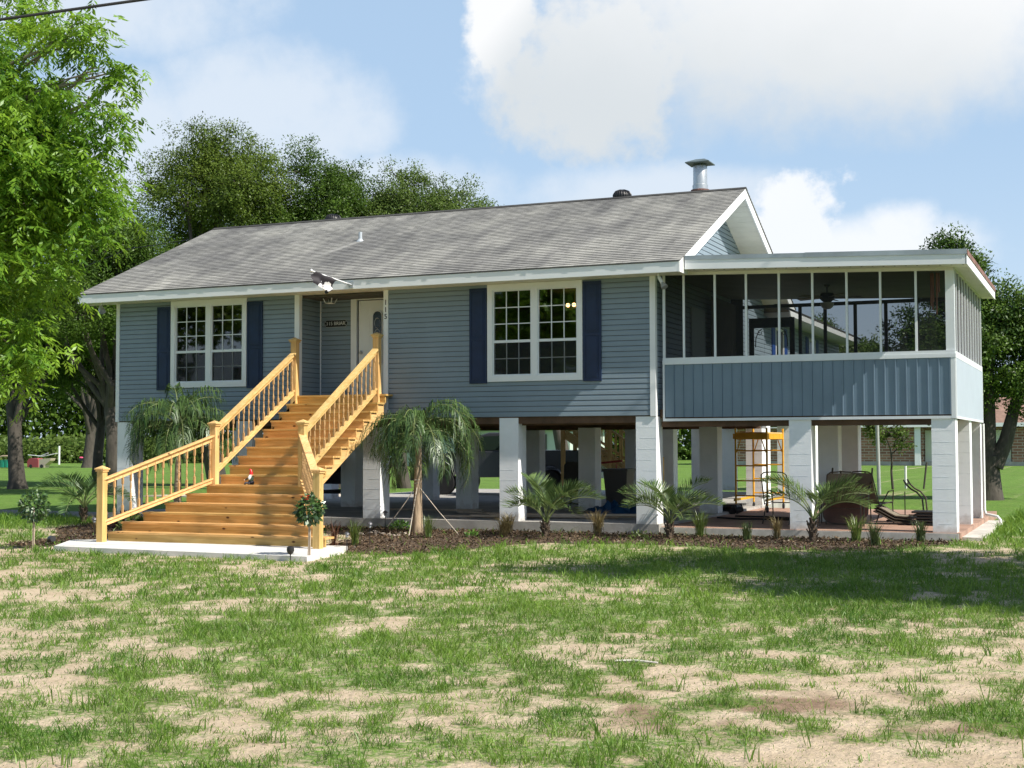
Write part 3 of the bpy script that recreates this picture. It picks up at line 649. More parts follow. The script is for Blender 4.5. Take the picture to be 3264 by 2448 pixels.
# front door
door = MB().box(-6.820, 0.820, 2.74, -5.900, 0.860, 4.76)
for (a, b, c_, d_) in ((-6.720, -6.550, 2.95, 3.45), (-6.170, -6.000, 2.95, 3.45), (-6.720, -6.550, 3.6, 4.6), (-6.170, -6.000, 3.6, 4.6), (-6.480, -6.240, 2.9, 3.3)): door.box(a, 0.812, c_, b, 0.820, d_)
door = door.build('door', mat('door_white', (.77, .78, .78), .4, .03, 2), house)
arch = [(-6.470, 3.42), (-6.250, 3.42), (-6.250, 4.42)]+[(-6.360+.11*math.cos(a), 4.42+.11*math.sin(a)) for a in np.linspace(.2, math.pi-.2, 8)]+[(-6.470, 4.42)]
ga = MB().prism([(float(a), float(b)) for a, b in arch], 0.803, 0.812, 'y').build('glass', mat('leaded_glass', (.03, .038, .036), .12, .4, 6), door)
rim = MB(); pts = [(-6.475, 0.800, 3.41), (-6.475, 0.800, 4.42)]+[(-6.360-.115*math.cos(a), 0.800, 4.42+.115*math.sin(a)) for a in np.linspace(.2, math.pi-.2, 8)]+[(-6.245, 0.800, 4.42), (-6.245, 0.800, 3.41), (-6.475, 0.800, 3.41)]
rim.tube(pts, .012, 6); rim.build('glass_frame', white, door)
sc = MB()
for k in range(4):
    z = 3.55+k*.24; sc.tube([(-6.360+.07*math.sin(t), 0.799, z+.11*math.cos(t)) for t in np.linspace(0, 6.28, 13)], .006, 5)
sc.build('scrollwork', steel_m, door)
MB().lathe([(.0, 3.62), (.03, 3.63), (.035, 3.66), (.02, 3.69), (0, 3.70)], -6.750, 0.780, 10).build('handle', steel_m, door)
MB().box(-7.000, 0.790, 2.73, -6.860, 0.863, 4.84).box(-6.860, 0.795, 4.78, -5.870, 0.863, 4.84).box(-5.870, 0.790, 2.73, -5.740, 0.863, 4.84).build('door_frame', white, house)
# house number on the corner board
Rx = Matrix.Rotation(R(90), 3, 'X')
for s, z in (('1', 4.60), ('1', 4.45), ('5', 4.31)):
    textmesh('house_number', s, .15, black_m, house, (-5.712, -.03, z), Rx)
# roof fittings
def turbine(x, y, z):
    t = MB(); t.lathe([(.12, z-.45), (.12, z+.02), (.16, z+.03), (.20, z+.1), (.20, z+.17), (.15, z+.24), (.06, z+.275), (.01, z+.28)], x, y, 24)
    for k in range(24):
        a = k*math.pi/12; ca, sa = math.cos(a), math.sin(a)
        t.tube([(x+ca*.165, y+sa*.165, z+.03), (x+ca*.21, y+sa*.21, z+.1), (x+ca*.21, y+sa*.21, z+.17), (x+ca*.16, y+sa*.16, z+.245), (x+ca*.07, y+sa*.07, z+.28)], .008, 4)
    t.build('roof_turbine', black_m, house, True)
turbine(-10.06, 5.2, 7.23); turbine(-2.28, 4.9, 7.21)
ch = MB().lathe([(.17, 6.9), (.17, 7.44), (.155, 7.45), (.155, 7.86), (.15, 7.87)], -.42, 4.8, 24).build('chimney', steel_m, house, True)
MB().lathe([(.2, 6.9), (.2, 7.28), (.21, 7.3), (.21, 7.33), (.172, 7.34)], -.42, 4.8, 20).build('collar', rust_m, ch)
mb = MB(); z = 7.93; q = .27
mb.add([(-.42-q, 4.8-q, z), (-.42+q, 4.8-q, z), (-.42+q, 4.8+q, z), (-.42-q, 4.8+q, z), (-.42-q, 4.8-q, z-.02), (-.42+q, 4.8-q, z-.02), (-.42+q, 4.8+q, z-.02), (-.42-q, 4.8+q, z-.02), (-.42-.1, 4.8, z+.1), (-.42+.1, 4.8, z+.1)],
       [(0, 1, 9, 8), (1, 2, 9), (2, 3, 8, 9), (3, 0, 8), (4, 5, 1, 0), (5, 6, 2, 1), (6, 7, 3, 2), (7, 4, 0, 3), (7, 6, 5, 4)])
for a in range(6): mb.bar((-.42+.16*math.cos(a), 4.8+.16*math.sin(a), 7.85), (-.42+.17*math.cos(a), 4.8+.17*math.sin(a), 7.93), .012, .012)
mb.build('cap', mat('weathered_cap', (.10, .13, .13), .5, .3, 5), ch)
MB().tube([(-7.63, 2.3, 6.2), (-7.63, 2.3, 6.50)], .04, 12).lathe([(.1, 6.27), (.055, 6.33), (.05, 6.34)], -7.63, 2.3, 12).build('vent_pipe', mat('grey_pipe', (.42, .46, .5), .5), house)

# piers
def pier(x, y, parent, z0=.2, z1=2.11, w=.4, lines=True):
    p = MB().box(x, y, z0, x+w, y+w, z1); 
    if lines:
        n = int(round((z1-z0)/.203)); 
        for k in range(1, n):
            z = z1-k*.203; e = .0019
            for face in range(2):
                a = random.uniform(0, .35) if random.random() < .5 else 0; b = 1-(random.uniform(0, .4) if random.random() < .4 else 0)
                a0 = a
                while a0 < b:
                    s = min(b, a0+random.uniform(.1, .3)); h = random.uniform(.002, .004)
                    if face == 0: p.box(x+w*a0, y-e, z-h, x+w*s, y-.0005, z+h)
                    else: p.box(x+w+.0005, y+w*a0, z-h, x+w+e, y+w*s, z+h)
                    a0 = s+(random.uniform(.005, .05) if random.random() < .4 else 0)
    return p.build('pier', pier_m, parent)
for y in (0.0, 4.4, 8.6):
    for x in (-12.51, -9.35, -6.25, -3.19, -.38): pier(x, y+(.004 if y == 0 else 0), house, z1=2.215 if y == 0 else 2.069)
MB().box(-6.3, -.002, 2.05, -5.8, .003, 2.2).build('rim_board', beam_m, house)

# rear wing of the house, seen through the porch
WX = -3.7
wing = MB(); siding(wing, 'y', 0, 9.02, 19.4, ZB, ZT, 1, [(10.2, 11.2, 2.9, 4.7), (14.5, 15.5, 2.9, 4.7)]); wing.build('wing_siding', siding_m, house)
MB().box(WX, 9.02, ZB, -.004, 19.4, ZT).build('wing_wall', room_m, house)
wr = MB().prism([(.67, 5.03), (WX/2, 5.03+(.67-WX/2)*SL), (WX-.67, 5.03), (WX-.67, 4.97), (WX/2, 4.97+(.67-WX/2)*SL), (.67, 4.97)], 8.9, 20, 'y').build('wing_roof', roof_m, house)
MB().box(.641, 9.6, 4.84, .668, 20, 5.02).box(.0, 9.6, 4.85, .64, 20, 4.862).build('wing_fascia', white, house)
for y in (10.2, 14.5):
    w = MB().box(.0, y, 2.9, .035, y+.08, 4.7).box(.0, y+.92, 2.9, .035, y+1, 4.7).box(.0, y+.08, 2.9, .035, y+.92, 2.98).box(.0, y+.08, 4.62, .035, y+.92, 4.7).box(.0, y+.08, 3.78, .03, y+.92, 3.82).build('window', white, house)
    MB().box(-.002, y+.08, 2.98, .01, y+.92, 4.62).build('pane', mat('dark_pane', (.02, .022, .025), .08), w)
    for a in (y-.4, y+1.03): MB().box(.014, a, 2.88, .04, a+.36, 4.72).build('shutter', mat('blue_shutter', (.01, .05, .24), .5), house)
for y in (9.2, 12.2, 15.4, 19): 
    for x in (-.4, WX): pier(x, y, house, z1=2.229)

# ------------------------------------------------------------------ screened porch
PX1, PY0, PY1 = 5.37, .2, 5.7
porch = thing('screened_porch', 'screened porch with white posts and blue ribbed skirt on the right end of the house', 'porch', (2.7, 3, 0))
mb = MB(); mb.box(.14, PY0, 2.2, 5.30, PY0+.03, 3.19); nb = 28; w = 5.17/nb
for k in range(nb):
    x0 = .135+k*w; mb.prism([(x0+.004, PY0), (x0+.006, PY0-.004), (x0+w-.026, PY0-.007), (x0+w-.022, PY0-.024), (x0+w-.004, PY0-.024), (x0+w-.001, PY0)], 2.2, 3.19, 'z')
mb.build('ribbed_skirt', skirt_m, porch)
mb = MB().box(.10, PY0-.02, 2.13, .135, PY0+.02, 3.2).box(.10, PY0-.022, 2.125, 5.31, PY0+.02, 2.175).box(5.305, PY0-.024, 2.13, 5.378, PY0+.03, 3.2).box(.10, PY0-.03, 3.19, 5.39, PY0+.06, 3.26).box(.10, PY0-.02, 3.26, 5.38, PY0+.05, 3.315)
mb.box(5.35, PY0+.03, 3.19, 5.392, PY1, 3.30).box(5.379, PY0+.0, 2.125, 5.395, PY1, 2.17).box(5.379, PY0, 2.17, 5.394, PY0+.05, 3.19).box(5.379, PY1-.06, 2.17, 5.394, PY1, 3.19).box(5.32, PY0+.06, 2.2, 5.37, PY1, 3.19)
mb.build('trim', alu_m, porch)
MB().box(5.372, PY0+.03, 2.171, 5.388, PY1-.05, 3.189).build('side_panel', sidepanel_m, porch)
def ztop(x): return 5.12-.034*x-.14
MB().box(5.23, PY0-.005, 3.316, 5.378, PY0+.1, ztop(5.3)+.02).build('corner_post', alu_m, porch); MB().box(.10, PY0-.002, 3.316, .15, PY0+.05, ztop(.1)).build('corner_post', alu_m, porch)
mb = MB()
for x in (.51, 1.11, 1.70, 2.31, 2.92, 3.53, 4.12, 4.73): MB().box(x-.018, PY0-.004, 3.316, x+.022, PY0+.045, ztop(x)-.07).build('mullion', alu_m, porch)
for y in (.65, 1.2, 1.75, 2.3, 2.85, 3.4, 3.95, 4.5, 5.08): MB().box(5.33, y-.02, 3.301, 5.375, y+.02, ztop(5.37)).build('mullion', alu_m, porch)
MB().box(5.325, PY1-.06, 3.301, 5.38, PY1, ztop(5.37)).build('corner_post', alu_m, porch)
# header beam following the roof fall
hb = MB(); hb.add([(.10, PY0-.006, ztop(.1)-.09), (5.378, PY0-.006, ztop(5.378)-.09), (5.378, PY0-.006, ztop(5.378)+.1), (.10, PY0-.006, ztop(.1)+.1), (.10, PY0+.06, ztop(.1)-.09), (5.378, PY0+.06, ztop(5.378)-.09), (5.378, PY0+.06, ztop(5.378)+.1), (.10, PY0+.06, ztop(.1)+.1)],
   [(0, 1, 2, 3), (7, 6, 5, 4), (0, 4, 5, 1), (3, 2, 6, 7), (1, 5, 6, 2), (0, 3, 7, 4)]); hb.box(5.32, PY0+.061, ztop(5.37)-.05, 5.374, PY1, ztop(5.37)+.1); hb.build('header', soffit_m, porch)
prs = thing  # (kept simple: the roof is a part with its trims below it)
def slab(x0, x1, y0, y1, dz0, dz1): # roof-parallel slab
    return MB().add([(x, y, 5.15-.034*x+d) for d in (dz0, dz1) for x, y in ((x0, y0), (x1, y0), (x1, y1), (x0, y1))], [(3, 2, 1, 0), (4, 5, 6, 7), (0, 1, 5, 4), (1, 2, 6, 5), (2, 3, 7, 6), (3, 0, 4, 7)])
proof = slab(.05, 5.62, -.3, 6.0, -.02, .03).build('roof', flash_m, porch)
slab(.69, 5.63, -.325, -.30, -.215, -.045).build('fascia', whitefascia, proof)
slab(5.62, 5.648, -.325, 6.0, -.215, -.045).build('fascia', white, proof)
mb = MB(); 
for a, b in ((.69, 2.9), (2.9, 5.64)):
    s = slab(a, b, -.335-(.004 if a > 1 else 0), -.3, -.045, .036+(.006 if a > 1 else 0)); mb.add(s.v, s.f)
mb.build('flashing', flash_m, proof)
s = slab(5.648, 5.66, -.335, 6.0, -.06, .03); s.build('flashing', rust_m, proof)
slab(.03, 5.62, -.3, PY0-.01, -.205, -.19).build('soffit', soffit_m, proof); s = slab(5.38, 5.62, PY0, 6.0, -.2, -.185)
for k in range(28): t_ = slab(5.385, 5.618, PY0+.2*k+.1, PY0+.2*k+.11, -.204, -.2005); s.add(t_.v, t_.f)
s.build('soffit', soffit_m, proof)
mb = MB()
for k in range(26): s = slab(.8+k*.19, .83+k*.19, -.14, -.12, -.209, -.2055); mb.add(s.v, s.f)
mb.build('soffit_vents', dark_m, proof)
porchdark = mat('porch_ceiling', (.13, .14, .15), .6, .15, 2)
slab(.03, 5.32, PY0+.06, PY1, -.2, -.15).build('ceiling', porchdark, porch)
MB().box(.03, PY0+.03, 2.18, 5.32, PY1, 2.35).build('floor', beam_m, porch)
# screens
MB().add([(.15, PY0+.02, 3.315), (5.23, PY0+.02, 3.315), (5.23, PY0+.02, ztop(5.23)-.09), (.15, PY0+.02, ztop(.15)-.09)], [(0, 1, 2, 3)]).build('screen', porchscreen_m, porch)
sidescreen_m = screenmat('side_screen', (.085, .075, .085), .42)
MB().quad((5.35, PY0+.1, 3.30), (5.35, PY1-.06, 3.30), (5.35, PY1-.06, ztop(5.35)-.05), (5.35, PY0+.1, ztop(5.35)-.05)).build('screen', sidescreen_m, porch)
# back wall: low wall, posts, screen door, screens
bw = MB().box(1.55, PY1-.06, 2.35, 5.32, PY1-.01, 3.2).box(.03, PY1-.06, 2.35, .30, PY1-.01, ztop(.3)); bw.box(.03, PY1-.06, 4.72, 5.32, PY1-.01, ztop(5.3)-.002)
for x in (1.55, 2.1, 2.75, 3.4, 4.05, 4.7, 5.25): bw.box(x, PY1-.065, 3.2, x+.07, PY1-.005, 4.72)
bw.build('back_wall', mat('dark_frame', (.05, .05, .05), .6), porch)
sdr = MB().box(.45, PY1-.10, 2.36, .56, PY1-.065, 4.5).box(1.36, PY1-.10, 2.36, 1.47, PY1-.065, 4.5).box(.56, PY1-.10, 4.28, 1.36, PY1-.065, 4.5).box(.56, PY1-.10, 3.1, 1.36, PY1-.065, 3.3)
sdr = sdr.build('screen_door', black_m, porch); br = MB()
for (x, s) in ((.60, 1), (1.32, -1)): 
    br.tube([(x, PY1-.11, 3.85), (x+s*.01, PY1-.11, 4.05), (x+s*.07, PY1-.11, 4.2), (x+s*.15, PY1-.11, 4.26)], .012, 5); br.tube([(x+s*.09+.04*math.cos(t)*(.4+t/8), PY1-.11, 4.16+.04*math.sin(t)*(.4+t/8)) for t in np.linspace(0, 7, 14)], .008, 5)
br.build('scroll_bracket', black_m, sdr)
MB().quad((1.6, PY1-.03, 3.2), (5.3, PY1-.03, 3.2), (5.3, PY1-.03, 4.72), (1.6, PY1-.03, 4.72)).build('screen', screenmat('rear_screen', (.04, .04, .042), .7), porch)
# door & dim window on the house wall inside the porch + curtain
MB().box(.016, 2.4, 2.37, .05, 3.4, 4.5).build('side_door', mat('dim_white', (.35, .36, .36), .5), porch)
cm = MB(); pts = [(.12+.035*math.sin(k*1.25), 3.6+k*.033) for k in range(64)]
for (a, b), (c_, d_) in zip(pts[:-1], pts[1:]): cm.quad((a, b, 2.75), (c_, d_, 2.75), (c_, d_, 4.82), (a, b, 4.82))
tag(cm.build('curtain', mat('tan_curtain', (.15, .12, .10), .8, .1, 4), None, True), 'tan pleated curtain hanging inside the screened porch along the house wall', 'curtain')
for x in (2.47, 4.96):
    for y in (.206, 2.9, 5.28): pier(x, y, porch, z0=.147 if True else 0, z1=2.124 if y < 1 else 2.14)
mb = MB().box(.05, .26, 2.02, 5.3, .34, 2.124)
for y in (1.4, 3.05, 4.3, 5.4): mb.box(.05, y, 2.142, 5.3, y+.08, 2.179)
mb.build('floor_beams', beam_m, porch)
# drain pipe at the rear right pier
MB().tube([(5.42, 5.24, 2.1), (5.42, 5.24, .33), (5.45, 5.22, .24), (5.56, 5.16, .22), (5.68, 5.1, .2), (5.74, 5.07, .13), (5.76, 5.05, -.05)], .03, 10).build('drain_pipe', whitepole_m, porch, True)

# ceiling fan
fan = thing('ceiling_fan', 'dark ceiling fan with a white bowl lamp hanging inside the screened porch', 'ceiling fan', (2.71, 2.8, 4.86))
MB().lathe([(.02, 4.88), (.07, 4.865), (.05, 4.82), (.018, 4.81), (.018, 4.70), (.06, 4.69)], 2.71, 2.8, 14).build('downrod', black_m, fan, True)
MB().lathe([(.05, 4.70), (.12, 4.69), (.15, 4.64), (.15, 4.58), (.10, 4.53), (.06, 4.50)], 2.71, 2.8, 20).build('motor', black_m, fan, True)
for k in range(5):
    a = R(15+72*k); d = Vector((math.cos(a), math.sin(a), 0)); s = Vector((-d.y, d.x, .18)); c0 = Vector((2.71, 2.8, 4.60)); b = MB()
    b.add([c0+d*.16-s*.05, c0+d*.66-s*.075, c0+d*.66+s*.075, c0+d*.16+s*.05, c0+d*.16-s*.05+Vector((0,0,.01)), c0+d*.66-s*.075+Vector((0,0,.01)), c0+d*.66+s*.075+Vector((0,0,.01)), c0+d*.16+s*.05+Vector((0,0,.01))], [(0,1,2,3),(7,6,5,4),(0,4,5,1),(1,5,6,2),(2,6,7,3),(3,7,4,0)])
    b.build('blade', brown_m, fan)
MB().lathe([(.13, 4.50), (.135, 4.47), (.11, 4.41), (.06, 4.375), (.0, 4.37)], 2.71, 2.8, 20).build('lamp_bowl', mat('frosted_bowl', (.6, .6, .56), .3), fan, True)
wc = thing('wind_chime', 'copper tube wind chime hanging behind the porch screen at its right corner', 'wind chime', (5.0, .75, 4.93))
MB().tube([(5.0, .75, 4.93), (5.0, .75, 4.78)], .004, 4).lathe([(0, 4.79), (.09, 4.785), (.09, 4.77), (0, 4.765)], 5.0, .75, 14).build('top_disc', brown_m, wc)
cop = mat('copper', (.50, .22, .12), .35, .1, 5, metal=.5)
for k in range(6): a = k*math.pi/3; x, y = 5.0+.07*math.cos(a), .75+.07*math.sin(a); MB().tube([(x, y, 4.74), (x, y, 4.74-.35-.05*k % .3-.03*k)], .014, 8).build('chime_tube', cop, wc)

# flood lamp, porch lantern, flag, name board
fl = thing('flood_lamp', 'small silver flood lamp under the eave at the house corner', 'lamp', (.18, -.3, 4.85))
MB().tube([(.18, -.3, 4.86), (.18, -.3, 4.80), (.20, -.31, 4.77)], .018, 8).tube([(.19, -.3, 4.79), (.27, -.34, 4.66)], .034, 12).build('bracket', alu_m, fl, True)
s = MB().tube([(.26, -.335, 4.68), (.275, -.345, 4.655), (.31, -.36, 4.60), (.315, -.363, 4.59)], [.03, .045, .065, .066], 14).build('lamp_head', steel_m, fl, True)
fl2 = thing('flood_lamp', 'grey round flood lamp under the far left corner of the eave', 'lamp', (-12.75, -.3, 4.85))
MB().tube([(-12.75, -.3, 4.86), (-12.75, -.3, 4.80)], .02, 8).build('bracket', alu_m, fl2); MB().tube([(-12.76, -.31, 4.80), (-12.72, -.33, 4.74), (-12.66, -.36, 4.66)], [.03, .06, .075], 14).build('lamp_head', steel_m, fl2, True)
ln = thing('porch_lantern', 'small white square ceiling lantern over the front landing', 'lamp', (-7.31, .45, 4.85))
MB().box(-7.41, .35, 4.815, -7.21, .55, 4.855).add([(-7.31+a*r, .45+b*r, z) for z, r in ((4.815, .115), (4.70, .07)) for a, b in ((-1,-1),(1,-1),(1,1),(-1,1))], [(7,6,5,4)]).build('canopy', alu_m, ln)
mb = MB()
for a, b in ((-1,-1),(1,-1),(1,1),(-1,1)): mb.bar((-7.31+a*.115, .45+b*.115, 4.82), (-7.31+a*.07, .45+b*.07, 4.70), .014, .014)
for (z, r) in ((4.815, .115), (4.70, .07)): mb.tube([(-7.31+a*r, .45+b*r, z) for a, b in ((-1,-1),(1,-1),(1,1),(-1,1),(-1,-1))], .007, 4)
mb.build('cage', alu_m, ln)
fg = thing('flag', 'black flag with white patches furled round a white pole on the front fascia', 'flag', (-6.20, -.58, 4.95))
tip = Vector((-6.62, -1.42, 5.14)); b0 = Vector((-6.20, -.59, 4.93))
MB().tube([b0, b0+(tip-b0)*.5, tip], .013, 8).lathe([(.0, 5.11), (.028, 5.13), (.03, 5.15), (.0, 5.18)], tip.x, tip.y, 10).build('flagpole', white, fg, True)
MB().box(-6.25, -.6, 4.86, -6.15, -.579, 4.99).tube([b0, b0+(tip-b0)*.1], .024, 8).build('bracket', steel_m, fg)
def clothmat():
    m = mat('flag_cloth', (.02, .016, .022), .7); N, L = m.node_tree.nodes, m.node_tree.links
    t = N.new('ShaderNodeTexCoord'); n = N.new('ShaderNodeTexNoise'); n.inputs['Scale'].default_value = 4.6; n.inputs['Detail'].default_value = 2; L.new(t.outputs['Object'], n.inputs['Vector'])
    r = N.new('ShaderNodeValToRGB'); r.color_ramp.elements[0].position = .57; r.color_ramp.elements[1].position = .585; r.color_ramp.elements[0].color = (.02, .016, .022, 1); r.color_ramp.elements[1].color = (.78, .76, .76, 1)
    L.new(n.outputs['Fac'], r.inputs[0]); L.new(r.outputs[0], N['Principled BSDF'].inputs['Base Color']); return m
cl = MB(); nu, nv = 22, 12; vs_ = []
for i in range(nu+1):
    for j in range(nv+1):
        u, v = i/nu, j/nv; p = b0.lerp(tip, .45+.5*u); drop = (.06+.30*math.sin(min(1, .25+u*.9)*math.pi*.82))*v
        w_ = .05*math.sin(u*9+v*3)*(.3+v)+.03*math.sin(v*7+u*2); vs_.append((p.x+w_*1.1+.09*v*(u-.4), p.y+.5*w_-.04*v, p.z-drop+.03*math.sin(v*math.pi)*(1-u)))
cl.add(vs_, [(i*(nv+1)+j, (i+1)*(nv+1)+j, (i+1)*(nv+1)+j+1, i*(nv+1)+j+1) for i in range(nu) for j in range(nv)])
cl.build('cloth', clothmat(), fg, True)
sg = thing('name_board', 'black oval name board reading 115 BRIAR beside the front door', 'sign', (-7.39, .83, 4.24))
def plaque(w, h, y0, y1):
    x0, x1, z0, z1 = -7.39-w/2, -7.39+w/2, 4.30-h/2, 4.30+h/2; r = h*.28
    return MB().prism([(x0+r, z0), (x1-r, z0), (x1-r*.8, z0+r*.7), (x1, z0+r), (x1, z1-r), (x1-r*.8, z1-r*.7), (x1-r, z1), (x0+r, z1), (x0+r*.8, z1-r*.7), (x0, z1-r), (x0, z0+r), (x0+r*.8, z0+r*.7)], y0, y1, 'y')
plaque(.58, .16, .832, .843).build('rim', steel_m, sg); plaque(.56, .142, .826, .8319).build('plate', black_m, sg)
textmesh('lettering', '115 BRIAR', .105, mat('silver_letters', (.72, .73, .72), .4), sg, (-7.39, .823, 4.30), Rx, .003, spacing=1.0)
mb = MB()
for s in (-1, 1):
    for q in (-1, 1): mb.tube([(-7.39+s*(.245+.018*math.cos(t)*(1-t/9)), .823, 4.30+q*.032+.016*math.sin(t)*(1-t/9)) for t in np.linspace(0, 6, 9)], .0035, 4)
mb.build('ornament', steel_m, sg)
# lit chandelier behind the right front window
cd = thing('chandelier', 'lit chandelier with glowing bulbs behind the right front window', 'chandelier', (-2.05, 1.2, 4.83))
fr = MB().tube([(-2.05, 1.2, 4.83), (-2.05, 1.2, 4.45)], .012, 6)
for k in range(3):
    x, y = -2.06+.14*(k-1), 1.2-.02*(k == 1); fr.tube([(-2.05, 1.2, 4.47), ((x-2.05)/2, (y+1.2)/2, 4.41), (x, y, 4.47)], .008, 5)
fr.build('arms', brown_m, cd, True); em = emimat('bulb_glow', (1, .45, .16), 14)
for k in range(3):
    x, y = -2.06+.14*(k-1), 1.2-.02*(k == 1); MB().lathe([(.01, 4.47), (.035, 4.485), (.042, 4.51), (.03, 4.54), (.0, 4.55)], x, y, 10).build('bulb', em, cd, True)

# ------------------------------------------------------------------ front staircase
st = thing('front_staircase', 'new pine staircase with turned balusters flaring out onto the concrete pad', 'staircase', (-6.65, -2.6, 0))
tread_list = []
RIM = -.035
def tread(x0, x1, y, z, d=.30): 
    t = MB().box(x0-.01, y-.012, z-.036, x1+.01, y+d*.47, z).box(x0-.01, y+d*.485, z-.036, x1+.01, y+d-.004, z); return t.build('tread', wood_x, st)
def riser(x0, x1, y, z0, z1): return MB().box(x0, y+.012, z0, x1, y+.048, z1).build('riser', wood_x, st)
for k in range(1, 10):
    z = 2.72-.176*k; y = -.3-.285*k; tread(-7.72, -5.60, y, z); riser(-7.72, -5.60, y, z-.176+.001, z-.037)
tread(-7.76, -5.56, -.3, 2.72, .32); riser(-7.74, -5.58, -.3, 2.545, 2.683)
mb = MB()
for k in range(7): mb.box(-7.77, .02+k*.118, 2.684, -5.73, .13+k*.118, 2.72)
mb.build('landing', wood_x, st)
LX = {6: -7.84, 5: -8.09, 4: -8.35, 3: -8.63, 2: -8.89, 1: -8.97}
for j in range(1, 7):
    z = RIM+.1658*j; y = -3.15-(6-j)*.285; xl = LX[j]; xr = {6: -5.56, 5: -5.42, 4: -5.22, 3: -5.0, 2: -4.76, 1: -4.40}[j]; tread(xl, xr, y, z); riser(xl, xr, y, z-.165, z-.037)
# stringers (saw-tooth)
for x in (-5.66, -7.70, -6.68):
    pts = [(-.27, 2.682)]
    for k in range(0, 11):
        y = -.25-.285*k; z = 2.682-.176*k; pts += [(y, z), (y, z-.176)]
    pts += [(y-.05, z-.176), (y-.05, z-.26), (-.27, 2.25)]
    MB().prism(pts, x, x+.038, 'x').build('stringer', wood_r, st)
for xt, s in ((-8.8, 1), (-4.5, -1), (-6.7, 0), (-7.6, .3), (-5.7, -.3)):
    pts = [(-3.1, .92)]; 
    for j in range(6, 0, -1): y = -3.15-(6-j)*.285+.05; z = RIM+.1658*j-.037; pts += [(y, z), (y, z-.165)]
    pts += [(-3.1, .0)]; b = MB().prism(pts, 0, .038, 'x')
    x_top = {1: -7.74, -1: -5.6, 0: -6.7, .3: -7.2, -.3: -6.2}[s]
    b.v = [(x_top+(xt-x_top)*(-3.1-v[1])/1.75*.98+v[0], v[1], v[2]) for v in b.v]; b.build('stringer', wood_r, st)
def newel(x, y, z0, z1, rot=0):
    h = .064; p = MB().box(x-h, y-h, z0, x+h, y+h, z1)
    if rot: p.rot(rot, (x, y, 0))
    p = p.build('newel_post', wood_z, st)
    c_ = MB(); c_.box(x-.082, y-.082, z1-.035, x+.082, y+.082, z1-.001); c_.add([(x-.098, y-.098, z1), (x+.098, y-.098, z1), (x+.098, y+.098, z1), (x-.098, y+.098, z1), (x-.098, y-.098, z1+.022), (x+.098, y-.098, z1+.022), (x+.098, y+.098, z1+.022), (x-.098, y+.098, z1+.022), (x, y, z1+.075)],
       [(3,2,1,0),(0,1,5,4),(1,2,6,5),(2,3,7,6),(3,0,4,7),(4,5,8),(5,6,8),(6,7,8),(7,4,8)])
    if rot: c_.rot(rot, (x, y, 0))
    c_.build('post_cap', wood_r, p); return p
newel(-7.70, -.30, 2.50, 3.86); newel(-5.76, -.30, 2.40, 3.90); newel(-7.70, -3.10, .93, 2.09); newel(-5.68, -3.22, .93, 2.09); newel(-8.87, -4.86, RIM, 1.26); newel(-4.36, -4.86, RIM, 1.26)
balmesh = None
def railing(a, b, za0, zb0, za1, zb1, n, sy):
    """a,b (x,y) ends; z of lower rail (0) and hand rail (1) at each end"""
    A0, B0, A1, B1 = (Vector((*a, za0)), Vector((*b, zb0)), Vector((*a, za1)), Vector((*b, zb1)))
    hr = MB().bar(A1+Vector((0,0,.03)), B1+Vector((0,0,.03)), .135, .034).bar(A1-Vector((0,0,.03)), B1-Vector((0,0,.03)), .036, .085); hr = hr.build('handrail', wood_r, st)
    rl = MB().bar(A0, B0, .038, .075).bar(A0+Vector((0,0,.045)), B0+Vector((0,0,.045)), .085, .03).build('railing', wood_r, st)
    for k in range(n):
        t = (k+.5)/n; p0 = A0.lerp(B0, t); p1 = A1.lerp(B1, t); z0, z1 = p0.z+.01, p1.z-.03; h = z1-z0; x, y = p0.x, p0.y; q = .017
        m_ = MB().box(x-q, y-q, z0, x+q, y+q, z0+h*.27).box(x-q, y-q, z1-h*.22, x+q, y+q, z1)
        prof = [(.017, .27), (.010, .285), (.016, .30), (.009, .32), (.013, .36), (.019, .42), (.016, .47), (.009, .515), (.016, .53), (.009, .545), (.012, .58), (.018, .66), (.014, .72), (.010, .76), (.017, .78)]
        m_.lathe([(r, z0+h*s) for r, s in prof], x, y, 8); m_.build('baluster', bal_m, rl)
railing((-7.70, -3.10), (-7.70, -.32), 1.16, 2.80, 1.95, 3.58, 16, 0)
railing((-5.70, -3.22), (-5.76, -.32), 1.10, 2.80, 1.90, 3.62, 16, 0)
railing((-8.87, -4.86), (-7.70, -3.12), .27, 1.03, 1.05, 1.85, 14, 0)
railing((-4.36, -4.86), (-5.68, -3.24), .27, 1.03, 1.05, 1.85, 14, 0)

# gnome on the stairs
gn = thing('garden_gnome', 'little garden gnome with a red hat and white beard sitting on the stairs', 'gnome', (-6.93, -3.02, .96))
x, y, z = -6.93, -3.02, .96
MB().lathe([(.045, z), (.06, z+.02), (.058, z+.05), (.045, z+.075), (.0, z+.08)], x, y, 12).tube([(x-.03, y-.02, z+.03), (x-.07, y-.09, z+.035), (x-.06, y-.11, z+.01)], [.022, .016, .018], 8).tube([(x+.03, y-.02, z+.03), (x+.03, y-.1, z+.035), (x+.03, y-.12, z+.01)], [.022, .016, .018], 8).build('trousers', mat('gnome_trousers', (.03, .03, .045), .5), gn, True)
MB().lathe([(.045, z+.06), (.05, z+.10), (.042, z+.14), (.02, z+.155)], x, y, 12).tube([(x-.04, y, z+.13), (x-.085, y-.03, z+.10), (x-.10, y-.05, z+.085)], [.016, .013, .012], 8).tube([(x+.04, y, z+.13), (x+.06, y-.03, z+.09), (x+.03, y-.06, z+.075)], [.016, .013, .012], 8).build('coat', mat('gnome_coat', (.015, .04, .015), .5), gn, True)
